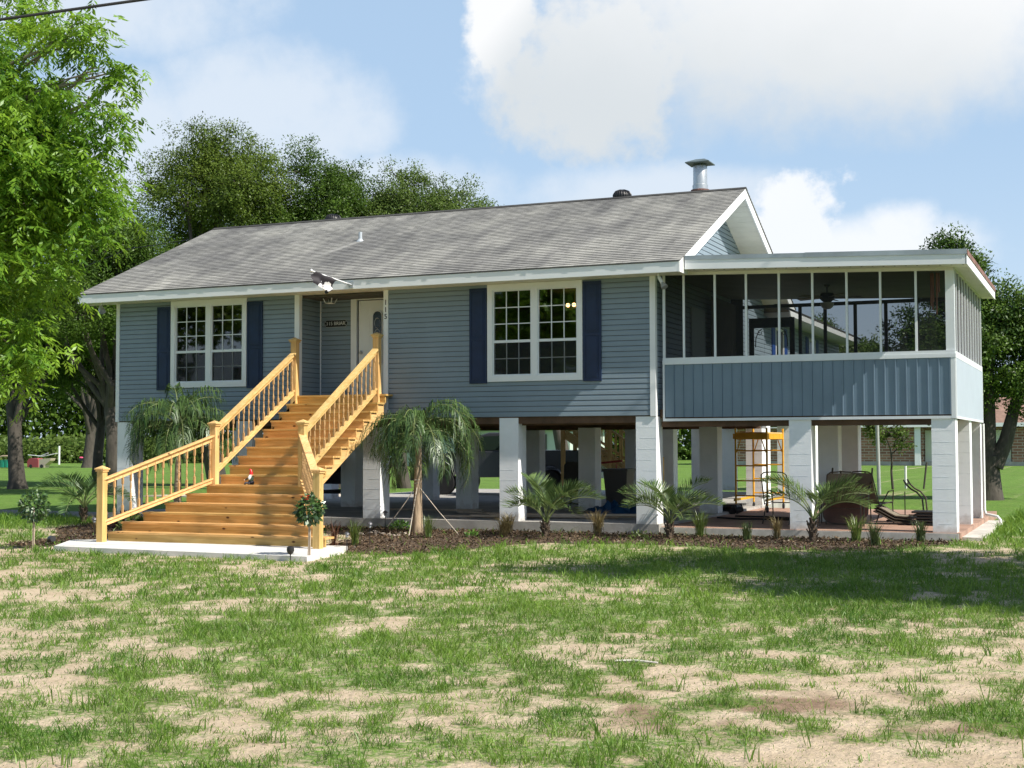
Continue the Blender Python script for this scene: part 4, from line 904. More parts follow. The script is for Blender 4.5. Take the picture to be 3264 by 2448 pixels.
MB().lathe([(.01, z+.145), (.028, z+.16), (.032, z+.18), (.026, z+.20), (.0, z+.21)], x, y-.005, 12).lathe([(0, z+.168), (.008, z+.172), (.0, z+.18)], x, y-.036, 8).tube([(x-.10, y-.05, z+.085), (x-.115, y-.06, z+.08)], .013, 8).build('face', mat('gnome_skin', (.62, .36, .26), .5), gn, True)
MB().tube([(x, y-.022, z+.172), (x-.004, y-.042, z+.14), (x-.006, y-.05, z+.11), (x-.006, y-.05, z+.085)], [.022, .031, .026, .006], 10).build('beard', mat('gnome_beard', (.8, .8, .78), .6), gn, True)
MB().tube([(x, y, z+.19), (x, y, z+.225), (x-.004, y, z+.265), (x-.02, y-.01, z+.285), (x-.04, y-.015, z+.278)], [.036, .031, .021, .013, .004], 12).build('hat', mat('gnome_hat', (.62, .015, .02), .35), gn, True)

# ------------------------------------------------------------------ vegetation builders
def tree(name, label, base, limbs, blobs, n, leaf, m, bark=bark_m, group=None, clump=.45, droop=.0, cat='tree', trunk_r=None, per=110, slim=.5, up=.5, fill=.55):
    """limbs: list of (points, radii); blobs: (center, radii, weight)"""
    root = thing(name, label, cat, base, group)
    tm = MB()
    for pts, rad in limbs: tm.tube(pts, rad, 9)
    W = np.array([b[2] for b in blobs], float); W /= W.sum(); nc = max(1, n//per)
    idx = rng.choice(len(blobs), nc, p=W); C = np.array([b[0] for b in blobs])[idx]; Rr = np.array([b[1] for b in blobs])[idx]
    d = unit(rng.normal(size=(nc, 3))); rad = rng.random(nc)**fill
    cc = C+d*Rr*rad[:, None]; cc += rng.normal(size=cc.shape)*.12
    # twigs from blob centres towards clumps
    for i in range(0, nc, max(1, nc//90)):
        p0 = Vector(C[i]+(cc[i]-C[i])*.1-np.array([0, 0, Rr[i][2]*.3])); p1 = Vector(cc[i]); r0 = .012+.012*Rr[i].max()/2
        tm.tube([p0, (p0+p1)/2+Vector((random.uniform(-.2, .2), random.uniform(-.2, .2), .1)), p1], [r0*1.4, r0, r0*.3], 5, False)
    tm.build('trunk', bark, root, True)
    k = np.repeat(np.arange(nc), per); cs = clump*(.6+.8*rng.random(nc))
    off = unit(rng.normal(size=(len(k), 3)))*(1.5*rng.random((len(k), 1))**.45)*cs[k][:, None]*np.array([1, 1, .7]); P = cc[k]+off
    D = rng.normal(size=P.shape)+off/np.maximum(cs[k][:, None], .01)*.6; D[:, 2] += -droop
    Nc = unit(cc-np.array(base)*0-np.average([b[0] for b in blobs], axis=0)); N = Nc[k]*.8+unit(off)*1.3+rng.normal(size=P.shape)*.38; N[:, 2] += .4
    Ls = leaf*rng.uniform(.6, 1.25, len(P)); V, F = leafquads(P, D, N, Ls, Ls*slim)
    ct = rng.random(nc)*.75; T = np.clip(ct[k]+rng.random(len(k))*.25, 0, 1)
    me = fastmesh('crown', V-np.array(base), F, m, T); link('crown', me, root); return root
def limb(a, b, r0, r1, wob=.12, n=5):
    a, b = Vector(a), Vector(b); pts = [a.lerp(b, i/(n-1))+Vector((random.uniform(-1, 1), random.uniform(-1, 1), 0))*wob*(0 if i in (0, n-1) else 1) for i in range(n)]
    return pts, [r0+(r1-r0)*i/(n-1) for i in range(n)]
oak_m = leafmat('oak_leaves', (.045, .085, .012), (.145, .205, .030), .3, .015); oak2_m = leafmat('oak_leaves_dark', (.032, .070, .010), (.100, .170, .024), .3, .015)
pale_m = leafmat('pale_leaves', (.06, .105, .022), (.14, .205, .045), .3, .015); tallow_m = leafmat('right_tree_leaves', (.015, .045, .008), (.12, .20, .03), .25, .02)
pecan_m = leafmat('pecan_leaves', (.04, .135, .010), (.26, .43, .04), .42, .03)

def compound_tree():
    """large pecan in the left foreground: sprays of drooping leaflets on real branches"""
    base = (-10.2, -9.6, 0); root = thing('pecan_tree', 'bright green pecan tree overhanging from the left edge in the foreground', 'tree', base)
    tm = MB(); tm.tube([(-10.2, -9.6, -.2), (-10.15, -9.6, 1.2), (-10.0, -9.7, 3.0), (-9.7, -9.7, 4.8)], [.34, .27, .23, .18], 12)
    ends = [((-5.75, -9.9, 6.0), 1.25), ((-6.0, -10.1, 4.7), 1.15), ((-5.25, -9.75, 5.2), .75), ((-5.25, -9.85, 4.75), .5), ((-6.0, -10.1, 3.0), .5), ((-6.6, -10.4, 7.0), 1.3), ((-6.7, -10.2, 5.4), 1.6), ((-7.1, -10.3, 4.0), 1.15), ((-6.4, -10.1, 2.6), .3), ((-5.25, -9.75, 7.45), .38), ((-4.85, -9.65, 6.85), .30), ((-5.0, -9.7, 6.45), .25),
            ((-8.2, -9.5, 7.5), 1.9), ((-9.5, -9, 8.6), 2.2), ((-11.5, -10.5, 7.5), 2.0), ((-8.0, -11.5, 6.0), 1.5), ((-8.1, -8.6, 6.0), 1.3), ((-12.4, -8.2, 6.4), 1.8)]
    C = []; wts = []
    for (e, r) in ends:
        s = Vector((-9.85, -9.7, random.uniform(3.2, 4.8))); e = Vector(e); mid = s.lerp(e, .5)+Vector((0, 0, .55))
        tm.tube([s, s.lerp(mid, .5)+Vector((0, 0, .2)), mid, mid.lerp(e, .5)+Vector((0, random.uniform(-.2, .2), .1)), e], [.11, .08, .055, .03, .012], 7, False)
        for _ in range(7):
            q = e+Vector((random.uniform(-1, .3), random.uniform(-1, 1), random.uniform(-.7, .7)))*min(r, .9)*.6; a_ = mid.lerp(e, random.uniform(.2, 1)); tm.tube([a_, a_.lerp(q, .5)+Vector((0, 0, .12)), q], [.02, .012, .005], 5, False)
        C.append(e); wts.append(r**2.2 if r < 1.3 else r**1.6)
    tm.build('trunk', twig_m, root, True)
    ns = 15500; idx = rng.choice(len(ends), ns, p=np.array(wts)/sum(wts)); Ce = np.array([tuple(c_) for c_ in C])[idx]; Re = np.array([e[1] for e in ends])[idx]
    # branchlets: groups of sprays
    nb_ = 900; bi = rng.choice(len(ends), nb_, p=np.array(wts)/sum(wts)); bc = np.array([tuple(c_) for c_ in C])[bi]+unit(rng.normal(size=(nb_, 3)))*(np.array([e[1] for e in ends])[bi]*rng.random(nb_)**.5)[:, None]*np.array([1, 1, .85])
    bk = rng.integers(0, nb_, ns); S = bc[bk]+rng.normal(size=(ns, 3))*np.array([.16, .16, .13])
    tw = rng.random(nb_); a_ = rng.uniform(0, 2*np.pi, ns); down = rng.uniform(-.1, 1.3, ns)
    Dr = unit(np.stack([np.cos(a_), np.sin(a_), -down], -1)); side = unit(np.cross(Dr, np.array([0, 0, 1.])+0*Dr))
    P, D, N, L, T = [], [], [], [], []
    for j in range(5):
        s = (j+1)/5*.24
        for sg_ in (-1, 1):
            if j == 4 and sg_ == 1: continue
            P.append(S+Dr*s-np.array([0, 0, 1])*(s*s*.8)); dd = Dr*.75+side*sg_*(.9 if j < 4 else 0)-np.array([0, 0, .35]); D.append(dd+rng.normal(size=S.shape)*.15)
            nn = np.cross(dd, side)+rng.normal(size=S.shape)*.5; N.append(nn); L.append(rng.uniform(.08, .14, ns)); T.append(np.clip(.62*tw[bk]+.38*rng.random(ns), 0, 1))
    P, D, N = map(np.vstack, (P, D, N)); L = np.concatenate(L); T = np.concatenate(T); V, F = leafquads(P, D, N, L, L*.30)
    link('crown', fastmesh('crown', V-np.array(base), F, pecan_m, T), root)
compound_tree()
def Z(*a): return a
# large oaks behind the house (about 55 m off)
def bigtree(name, label, bx, by, h, r, blobs, m, n, leaf, group, **k):
    tr = limb((bx, by, -.2), (bx+random.uniform(-.5, .5), by, h*.42), r, r*.55, .2); L_ = [tr]
    for (c_, rr, w_) in blobs[:12]: L_.append(limb(tr[0][-2], c_, r*.4, .05, .3))
    return tree(name, label, (bx, by, 0), L_, blobs, n, leaf, m, group=group, **k)
GB = 'trees standing behind the house'
def crown(cx, cy, cz, rx, ry, rz, n, sub=.42):
    out = []
    for _ in range(n):
        d = unit(rng.normal(size=3)); d[2] = abs(d[2])*1.0-.25; q = rng.uniform(.55, .8)
        out.append(((cx+d[0]*rx*q, cy+d[1]*ry*q, cz+d[2]*rz*q), (rx*sub*rng.uniform(.7, 1.2), ry*sub, rz*sub*rng.uniform(.7, 1.1)), 1))
    return out
bigtree('oak_tree', 'tallest olive-green oak behind the left half of the roof', -24.6, 21.0, 14.5, .42, crown(-24.4, 21, 10.3, 3.6, 3.3, 4.4, 20)+[((-24.9,20.4,13.6),(1.5,1.4,1.2),1.2), ((-23.2,21.1,12.9),(1.5,1.4,1.2),1.2), ((-26.8,19.7,11.9),(1.4,1.4,1.3),1)]+[((-22.6,21.3,11.2),(1.9,1.8,1.6),1.2), ((-26.3,20,10.6),(1.7,1.5,1.8),1), ((-24.9,20.6,12.9),(1.7,1.5,1.3),1.1)], oak_m, 105000, .105, GB, clump=.36)
bigtree('oak_tree', 'round dark oak just right of the tallest oak behind the roof', -20.6, 23, 13, .36, crown(-20.9, 22.6, 9.9, 3.0, 2.6, 3.6, 18)+[((-21.4,22.0,12.8),(1.3,1.2,1.0),1), ((-19.9,22.7,12.0),(1.2,1.2,1.0),.9)]+[((-20.6,22.9,12.0),(1.4,1.3,1.2),1)], oak2_m, 85000, .105, GB, clump=.34)
bigtree('oak_tree', 'paler oak behind the roof between the dark oak and the last tree on the right', -17.9, 24, 11, .3, crown(-18.0, 23.9, 9.6, 2.4, 2.2, 3.2, 16)+[((-17.6,23.6,12.2),(1.1,1.0,.9),.8), ((-19.4,23.2,10.6),(1.7,1.3,1.5),1.8), ((-18.2,23.8,10.2),(1.7,1.3,1.5),1.8)], pale_m, 62000, .10, GB, clump=.32)
bigtree('oak_tree', 'thin-leaved tree at the right end of the row rising above the middle of the roof', -15.6, 24.6, 12.6, .26, crown(-16.0, 24.4, 9.6, 2.2, 2, 3.0, 15)+[((-15.5,24.5,11.5),(1.0,1.0,.9),.7), ((-16.9,24.2,10.4),(1.6,1.3,1.4),1.8), ((-15.4,24.8,9.9),(1.5,1.3,1.3),1.5), ((-16.4,24.3,11.2),(1.2,1,1),1.2), ((-15.0,24.8,10.9),(.9,.9,.9),.8)], pale_m, 52000, .10, GB, clump=.32)
bigtree('oak_tree', 'dark leafy tree close behind the left gable end of the house', -24.2, 13.9, 9.5, .3, crown(-24.6, 13.9, 6.7, 4.3, 3, 3.9, 22)+[((-24.5,13.9,9.0),(2.1,1.7,1.5),2.2), ((-26,14,8.0),(2,1.6,1.6),1.8), ((-23.3,13.4,8.6),(2.0,1.6,1.2),1.5), ((-21.5,13,6.4),(1.8,1.5,1.5),1)], oak2_m, 100000, .10, GB, clump=.36)
bigtree('oak_tree', 'distant treetop just showing above the middle of the ridge', -18.5, 42, 14.6, .4, crown(-18.3, 42, 12.0, 1.1, 1.1, 1.9, 8), oak_m, 5000, .14, GB, clump=.4)
# left trees with bare trunks
GL = 'shade trees on the left lawn'
def yardtree(label, bx, by, r, lean, h, cz, rx, rz, n, m, fork=True):
    tr = ([Vector((bx, by, -.3)), Vector((bx+lean*.1, by, .35)), Vector((bx+lean*.3, by, 1.3)), Vector((bx+lean*.6, by+.1, 2.4)), Vector((bx+lean, by+.1, 3.6))], [r*1.75, r*1.15, r, r*.95, r*.8]); L_ = [tr]
    bl = crown(bx, by, cz, rx, rx*.8, rz, 13)
    for k in range(8): c_ = bl[k][0]; L_.append(limb(tr[0][3+(k % 2)], c_, r*.5, .05, .25))
    return tree('shade_tree', label, (bx, by, 0), L_, bl, int(n*2.6), .125, m, group=GL, clump=.4)
yardtree('shade tree with the thick forked trunk at the far left edge of the lawn', -32.2, 18.1, .29, -.5, 10, 6.2, 4.6, 3.9, 26000, oak2_m)
yardtree('shade tree with the slim straight trunk left of the first house pier', -34.4, 25.4, .22, .2, 10, 5.9, 3.8, 3.5, 17000, oak2_m)
yardtree('shade tree with the pale flared trunk just left of the first house pier', -32.0, 23.6, .33, .3, 10, 6.3, 4.2, 3.8, 20000, oak2_m)
yardtree('small far shade tree with a thin trunk near the white pole', -66, 62, .4, .2, 8, 7.5, 6, 4.0, 8000, oak_m)
# treeline on the horizon at left and behind
def farwood(name, x0, y0, x1, y1, n, h, m, leaf=.55):
    nn = n; t = rng.random(nn); ht = h*(.6+.5*vnoise(t*40, 0*t, 2.3)); z = rng.random(nn)**.8*ht
    P = np.stack([x0+(x1-x0)*t+rng.normal(size=nn)*1.2, y0+(y1-y0)*t+rng.normal(size=nn)*2.5, z], -1); D = rng.normal(size=P.shape); N = rng.normal(size=P.shape); N[:, 2] += 1
    L_ = leaf*rng.uniform(.5, 1.3, nn); V, F = leafquads(P, D, N, L_, L_*.6); struct(link(name, fastmesh(name, V, F, m, np.clip(vnoise(t*60, z, 2)*.7+rng.random(nn)*.3, 0, 1))), 'stuff')
farwood('distant_wood', -170, 95, -62, 140, 75000, 15, oak2_m, .8); farwood('distant_wood', -60, 118, 60, 150, 40000, 9, oak2_m, .8); farwood('distant_brush', -110, 84, -66, 92, 16000, 2.6, pale_m, .5)
# right-hand tree
bl = [((3.5, 18.9, 7.45), (.5, .6, .7), .5), ((3.9, 19.1, 6.8), (.75, .8, .7), .8), ((3.1, 18.8, 6.4), (.5, .6, .7), .5), ((4.7, 19.5, 5.7), (1.1, 1.2, .9), 1.3), ((4.1, 19.2, 4.9), (1.4, 1.4, 1.2), 1.6), ((5.9, 20.0, 4.9), (1.4, 1.4, 1.1), 1.5), ((3.2, 19, 4.0), (1.5, 1.4, 1.0), 1.4), ((5.6, 19.8, 3.6), (1.8, 1.5, 1.0), 1.5), ((2.6, 18.6, 5.0), (1.0, 1.2, .9), .8), ((1.9, 18.4, 4.0), (1.2, 1.2, .8), 1), ((7.4,20.3,4.7),(1.5,1.5,1.4),1.2), ((7.0,20.3,3.7),(1.4,1.4,1.0),1), ((3.4,18.8,2.9),(.9,.9,.5),.45), ((2.1,18.2,3.1),(.9,.9,.5),.5)]
tr = [([Vector((4.45, 19.5, -.2)), Vector((4.45, 19.5, .3)), Vector((4.42, 19.5, .9)), Vector((4.4, 19.5, 1.3))], [.46, .37, .34, .36]), ([Vector((4.3, 19.5, .9)), Vector((3.9, 19.4, 1.5)), Vector((3.5, 19.2, 2.3)), Vector((3.2, 19, 3.4))], [.24, .2, .16, .08]),
      ([Vector((4.4, 19.5, 1.1)), Vector((4.45, 19.5, 2.2)), Vector((4.5, 19.4, 4)), Vector((4.6, 19.4, 6.5))], [.27, .22, .15, .06]), ([Vector((4.6, 19.5, 1.0)), Vector((4.95, 19.6, 1.8)), Vector((5.2, 19.7, 2.8)), Vector((5.8, 19.9, 4.6))], [.27, .22, .17, .07])]
tree('shade_tree', 'big dark leafy tree with a forked trunk behind the right end of the porch', (4.45, 19.5, 0), tr, bl, 120000, .11, tallow_m, clump=.30)
tree('shade_tree', 'green tree seen through the middle porch screens, lower than its neighbour', (-1.6, 26, 0), [limb((-1.6, 26, -.2), (-1.6, 26, 3), .16, .11)]+[limb((-1.6, 26, 2.6), c_, .08, .03) for c_ in ((-2.6, 26, 4.8), (-.4, 26.4, 4.6), (-1.6, 25, 5.2))], crown(-1.5, 26, 4.6, 2.2, 2, 1.9, 9), 30000, .115, pale_m, clump=.33)
# tree outside the frame on the right: its shadow lies across the lawn
tree('shade_tree', 'spreading tree right of the frame that shades the lawn', (13.8, -6.9, 0), [limb((13.8, -6.9, -.3), (13.6, -6.9, 3.2), .3, .2), limb((13.6, -6.9, 2.8), (11.6, -6.2, 6), .15, .05), limb((13.6, -6.9, 2.8), (15, -8, 6.5), .15, .05), limb((13.6, -6.9, 2.8), (13.4, -7, 7.5), .15, .05)],
     [((12.6, -7.2, 6.2), (2.2, 1.9, 1.5), 1.4), ((14.5, -7.8, 6.4), (2.2, 1.8, 1.7), 1.2), ((10.6, -6.3, 6.8), (1.8, 1.1, .9), .8), ((13.2, -6.2, 7.6), (2.0, 1.4, 1.0), 1), ((14.4,-8.6,4.6),(1.6,1.2,1),.7), ((9.9,-5.8,7.6),(1.4,1.1,.7),.6), ((11.5,-8.6,6.4),(1.8,1.1,1.0),.8), ((11.0,-4.8,7.2),(1.9,1.2,.9),.9), ((9.3,-7.4,8.2),(1.1,.9,.6),.5), ((11.0,-8.7,6.0),(1.3,.8,.7),.6), ((13.2,-9.3,5.8),(1.7,.9,.9),.8), ((12.2,-4.2,6.4),(1.8,1.3,1.0),.9)], 60000, .17, oak_m, clump=.4)
# trees across the street, mirrored in the windows
for i, (x, y, s, lb) in enumerate(((-16, -34, 5.5, 'street tree behind the viewer, left of the street'), (-30, -30, 6, 'street tree behind the viewer, farthest left'), (4, -48, 4.5, 'street tree behind the viewer, straight behind'))):
    tree('street_tree', lb, (x, y, 0), [limb((x, y, -.2), (x, y, s*.9), .3, .2)], crown(x, y, s*1.15, s*.8, s*.8, s*.75, 9), 4500, .4, oak_m, clump=.7, group='trees across the street')
tree('garden_shrub', 'bright green hanging shrub seen under the house behind the roped palm', (-17.6, 20.5, 0), [limb((-17.6, 20.5, 0), (-17.6, 20.5, 2.2), .07, .04)], [((-17.6, 20.5, 2.3), (1.5, 1, .9), 1), ((-18.6, 20.3, 2.0), (.9, .8, .7), .5), ((-16.7, 20.6, 2.0), (.9, .8, .7), .5), ((-18.0, 20.4, 1.1), (1.0, .8, .8), .8), ((-18.9, 20.2, 1.0), (.6, .6, .7), .5)], 14000, .11, pale_m, clump=.25, droop=.5, cat='shrub')
# sapling on the rear lawn
tree('sapling', 'young sapling tied to a stake on the sunny lawn behind the porch', (.4, 28.1, 0), [limb((.4, 28.1, 0), (.35, 28.1, 1.4), .05, .03, .03), limb((.35, 28.1, 1.2), (.0, 28.1, 2.2), .025, .012), limb((.35, 28.1, 1.3), (.7, 28.2, 2.0), .025, .012)], [((.2, 28.1, 2.1), (.75, .6, .35), 1), ((-.35, 28.1, 2.35), (.5, .4, .25), .6), ((.75, 28.1, 1.75), (.4, .3, .3), .4)], 1300, .13, pale_m, clump=.13, per=16, cat='sapling')

def shrub_standard(label, x, y, zc, r, h0, red=False):
    b = (x, y, float(gz(x, y))); root = thing('standard_shrub', label, 'shrub', b, 'ball-headed shrubs on a bare stem')
    MB().tube([(x, y, b[2]-.05), (x+.01, y, b[2]+h0*.5), (x+.02, y, b[2]+zc)], [.017, .014, .012], 8).tube([(x+.03, y, b[2]-.05), (x+.035, y, b[2]+h0)], .012, 6).build('stem', mat('pale_stem', (.42, .34, .26), .8, .2, 20), root)
    n = 620; d = unit(rng.normal(size=(n, 3))); P = np.array([x+.02, y, b[2]+zc])+d*np.array([r, r, r*1.05])*(.35+.65*rng.random((n, 1))**.5); D = d+rng.normal(size=d.shape)*.5; D[:, 2] -= .5; N = d+rng.normal(size=d.shape)*.4; N[:, 2] += .5
    L_ = rng.uniform(.05, .10, n); V, F = leafquads(P, D, N, L_, L_*.62); link('foliage', fastmesh('foliage', V-np.array(b), F, leafmat('shrub_leaves', (.015, .05, .010), (.07, .15, .025), .2, .12), rng.random(n)), root)
    if red:
        f = MB()
        for _ in range(5): q = Vector((x+.03+random.uniform(-.08, .06), y-.1+random.uniform(-.06, .02), b[2]+zc+r*.8+random.uniform(-.02, .05))); f.lathe([(.0, q.z), (.02, q.z+.005), (.028, q.z+.02), (0, q.z+.015)], q.x, q.y, 7)
        f.build('flowers', mat('red_flower', (.5, .03, .01), .6), root)
shrub_standard('ball-headed shrub on a thin stem at the far left corner of the lawn', -9.55, -5.85, .76, .25, .45)
shrub_standard('ball-headed shrub with a few red flowers in front of the right stair post', -3.78, -6.1, .80, .21, .5, True)

# palms
def frond(B, az_, elev, length, arch, nleaf, ll, mode, V_, F_, T_, rach):
    d = Vector((math.cos(az_), math.sin(az_), 0)); pts = []; p = Vector(B); e = elev
    for k in range(13): pts.append(p.copy()); p = p+(d*math.cos(e)+Vector((0, 0, math.sin(e))))*(length/12); e -= arch/12*(1.3 if mode == 'pindo' else 1)
    rach.tube(pts, [.013*(1-.8*k/12)+.002 for k in range(13)], 5, False)
    st_ = .32 if mode == 'pindo' else .22; side = Vector((-d.y, d.x, 0))
    for k in range(nleaf):
        t = st_+(1-st_)*k/(nleaf-1); f = t*12; i = min(11, int(f)); q = pts[i].lerp(pts[i+1], f-i); tan = (pts[i+1]-pts[i]).normalized(); up_ = side.cross(tan); up_ = up_ if up_.z > 0 else -up_
        L_ = ll*(.55+.6*math.sin(min(1, (t-st_)/(1-st_)*.9+.12)*math.pi))*random.uniform(.85, 1.1)
        for s in (-1, 1):
            if mode == 'pindo': v = (tan*.75+side*s*.75+up_*.55+Vector((random.gauss(0, .06),)*3)).normalized(); tipd = v*L_+Vector((0, 0, -.05*L_)); w = .019
            else: v = (tan*.7+side*s*random.uniform(.4, .9)+up_*random.uniform(-.35, .55)).normalized(); tipd = v*L_*.75+Vector((0, 0, -.58*L_)); w = .018
            mid = q+v*L_*.5; perp = v.cross(up_).normalized()*w*.5; o = len(V_)
            V_.extend([tuple(q), tuple(mid-perp), tuple(mid+perp), tuple(q+tipd)]); F_.append((o, o+1, o+3, o+2)); T_.append(random.random())
def palm(name, label, x, y, trunk, r, n, elev, length, arch, nl, ll, mode, m, tm, group=None, azs=None, lean_=0):
    b = (x, y, float(gz(x, y))); root = thing(name, label, 'palm', b, group); tk = MB()
    if mode == 'pindo':
        tk.lathe([(r*1.0, b[2]-.05), (r*1.1, b[2]+trunk*.4), (r*.9, b[2]+trunk), (r*.4, b[2]+trunk*1.15)], x, y, 12)
        for k in range(16): a_ = k*2.4; z = b[2]+trunk*(.15+.85*(k/16)); tk.bar((x+math.cos(a_)*r*.8, y+math.sin(a_)*r*.8, z), (x+math.cos(a_)*r*1.7, y+math.sin(a_)*r*1.7, z+.1), .035, .02)
    else: tk.tube([(x, y, b[2]-.1), (x+.01, y, b[2]+.3), (x+.02, y, b[2]+trunk*.6), (x+.03, y, b[2]+trunk)], [r*1.25, r, r*.75, r*.5], 12)
    tk.build('trunk', tm, root, True); V_, F_, T_, rc = [], [], [], MB()
    for k in range(n):
        a_ = (azs[k] if azs else k*2.39996+random.uniform(-.2, .2)); u = k/n; e = elev[0]+(elev[1]-elev[0])*u+random.uniform(-.08, .08)
        frond((x+.02, y, b[2]+trunk*(1.0 if mode == 'pindo' else .96)), a_, e, length*random.uniform(.85, 1.08)*(1+lean_*max(0, math.cos(a_))), arch*random.uniform(.85, 1.15), nl, ll, mode, V_, F_, T_, rc)
    rc.build('frond_stems', mat('frond_stem', (.16, .20, .07), .6), root, True)
    link('fronds', fastmesh('fronds', np.array(V_)-np.array(b), np.array(F_), m, np.array(T_)), root); return root
pindo_m = leafmat('pindo_leaflets', (.045, .095, .03), (.20, .29, .10), .25, .04); queen_m = leafmat('queen_leaflets', (.018, .050, .014), (.10, .17, .045), .22, .05)
GP = 'low pindo palms in the front bed'
palm('pindo_palm', 'low pindo palm in the bed, first one right of the roped young palm', -1.71, -1.29, .24, .055, 12, (1.5, .85), 1.12, 1.2, 34, .36, 'pindo', pindo_m, pindotrunk_m, GP)
palm('pindo_palm', 'low pindo palm in front of the gap between the house and the porch', .50, -.80, .24, .055, 11, (1.5, .85), 1.08, 1.15, 34, .34, 'pindo', pindo_m, pindotrunk_m, GP)
palm('pindo_palm', 'low pindo palm in front of the middle porch pier, farthest right', 3.06, -.75, .34, .06, 9, (1.45, .9), 1.12, 1.1, 34, .36, 'pindo', pindo_m, pindotrunk_m, GP, azs=[3.3, .1, 3.0, .3, 1.2, -1.2, 2.9, .5, -.3, 4.0])
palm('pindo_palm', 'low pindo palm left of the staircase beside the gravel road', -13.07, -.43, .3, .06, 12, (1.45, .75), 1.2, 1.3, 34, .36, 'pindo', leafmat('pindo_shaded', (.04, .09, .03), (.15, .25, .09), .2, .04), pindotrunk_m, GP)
GQ = 'young feather palms on thin trunks'
palm('queen_palm', 'young feather palm roped to stakes in front of the house wall', -4.40, -1.17, 1.9, .095, 30, (1.56, .35), 1.4, 2.7, 46, .36, 'queen', queen_m, palmtrunk_m, GQ, lean_=.3)
palm('queen_palm', 'young feather palm behind the left stair rail under the left window', -9.75, -1.5, 2.1, .085, 34, (1.56, .25), 1.5, 2.2, 46, .37, 'queen', queen_m, palmtrunk_m, GQ)
rp = MB()
for p in ((-4.95, -1.35, .12), (-3.45, -1.3, .0), (-4.2, -1.9, -.02)): rp.tube([(-4.38, -1.2, .93), Vector((-4.38, -1.2, .93)).lerp(Vector(p), .5)-Vector((0, 0, .02)), p], .008, 5)
rp.tube([(-4.39+.075*math.cos(t), -1.17+.075*math.sin(t), .91+.01*t) for t in np.linspace(0, 12, 25)], .01, 5)
top(rp, 'guy_rope', rope_m, 'pale guy ropes tied round the young palm trunk and pegged in the mulch', 'rope', (-4.38, -1.2, 0))
# ornamental grass clumps
def clump(label, x, y, h, n, m, spread=.5, cat='grass clump', lean=0):
    b = (x, y, float(gz(x, y))+.01); V_, F_, T_ = [], [], []
    for _ in range(n):
        a_ = random.uniform(0, 6.283); l_ = h*random.uniform(.55, 1.15); s = random.uniform(.1, spread); d = Vector((math.cos(a_)+lean, math.sin(a_), 0)); p = Vector((x+random.gauss(0, .03), y+random.gauss(0, .03), b[2]-.02)); pr = Vector((-d.y, d.x, 0)).normalized()*.005
        pts = [p, p+Vector((0, 0, l_*.45))+d*l_*s*.25, p+Vector((0, 0, l_*.8))+d*l_*s*.8, p+Vector((0, 0, l_*(1-.35*s)))+d*l_*s*1.5]; o = len(V_)
        for k, q in enumerate(pts): w = (1, 1, .7, .1)[k]; V_ += [tuple(q-pr*w), tuple(q+pr*w)]
        for k in range(3): F_.append((o+2*k, o+2*k+1, o+2*k+3, o+2*k+2)); T_.append(random.random())
    o = link('grass_clump', fastmesh('grass_clump', np.array(V_)-np.array(b), np.array(F_), m, np.array(T_))); o.location = b; return tag(o, label, cat, 'ornamental grass clumps in the mulch bed')
gcl = leafmat('clump_green', (.05, .10, .02), (.24, .32, .08), .3, .06); gdry = leafmat('clump_dry', (.11, .075, .035), (.34, .28, .12), .25, .05); gdk = leafmat('clump_dark', (.03, .06, .018), (.13, .17, .06), .25, .05)
clump('green grass clump at the foot of the roped young palm', -3.75, -2.0, .42, 110, gcl)
clump('yellowish dry grass clump against the slab left of the first pindo palm', -2.75, -.6, .42, 130, gdry)
clump('dry straw-coloured grass clump in front of the second house pier', -2.45, -1.5, .42, 130, gdry, .7)
clump('brown dry grass clump right of the first pindo palm', -.95, -.55, .50, 130, gdry, .5)
clump('bright green grass clump just right of the second pindo palm', .95, -.35, .5, 130, gcl, .55)
clump('dark green grass clump under the scaffold bay of the patio edge', 1.95, -.95, .36, 120, gdk, .5)
clump('pale brown grass clump with a tiny yellow pot before the patio', 2.35, -.35, .42, 110, gdry, .45)
clump('bright green drooping grass clump right of the last pindo palm', 3.75, -.45, .48, 140, gcl, .6)
clump('dark green grass clump standing forward near the lawn, right of the last pindo palm', 4.2, -1.3, .42, 140, gdk, .55)
clump('pale grey-green grass clump left of the right corner pier', 4.82, -.35, .42, 120, gdk, .45)
clump('green grass clump with dark reddish blades right of the stair foot', -4.55, -3.3, .46, 120, gcl, .5)
clump('reddish brown grass clump close to the right stair post', -4.85, -3.5, .5, 50, mat('x', (0,0,0)) if False else leafmat('clump_red', (.07, .03, .02), (.20, .10, .06), .2, .05), .35)
clump('brownish twiggy grass clump left of the left stair post', -10.6, -2.9, .45, 90, gdry, .6)
def bush(label, x, y, r, n, m, h=.8, leaf=.06):
    b = (x, y, float(gz(x, y))+.01); d = unit(rng.normal(size=(n, 3))); d[:, 2] = np.abs(d[:, 2]); P = np.array([x, y, b[2]])+d*np.array([r, r, r*h])*(.3+.7*rng.random((n, 1))**.5); D = d+rng.normal(size=d.shape)*.6; N = rng.normal(size=d.shape)*.6+np.array([0, 0, 1])
    L_ = leaf*rng.uniform(.6, 1.3, n); V, F = leafquads(P, D, N, L_, L_*.5); o = link('small_bush', fastmesh('small_bush', V-np.array(b), F, m, rng.random(n))); o.location = b; return tag(o, label, 'bush')
lime = leafmat('lime_leaves', (.05, .14, .02), (.16, .32, .05), .3, .06); olive = leafmat('olive_leaves', (.04, .08, .02), (.14, .18, .05), .25, .05)
bush('small bright green leafy bush at the corner of the slab behind the rope', -5.15, -.45, .22, 260, lime); bush('tiny low green plant in the mulch between the two dry clumps', -3.0, -1.7, .14, 90, lime); bush('low green plant in the mulch before the corner pier', .1, -1.3, .18, 130, olive)
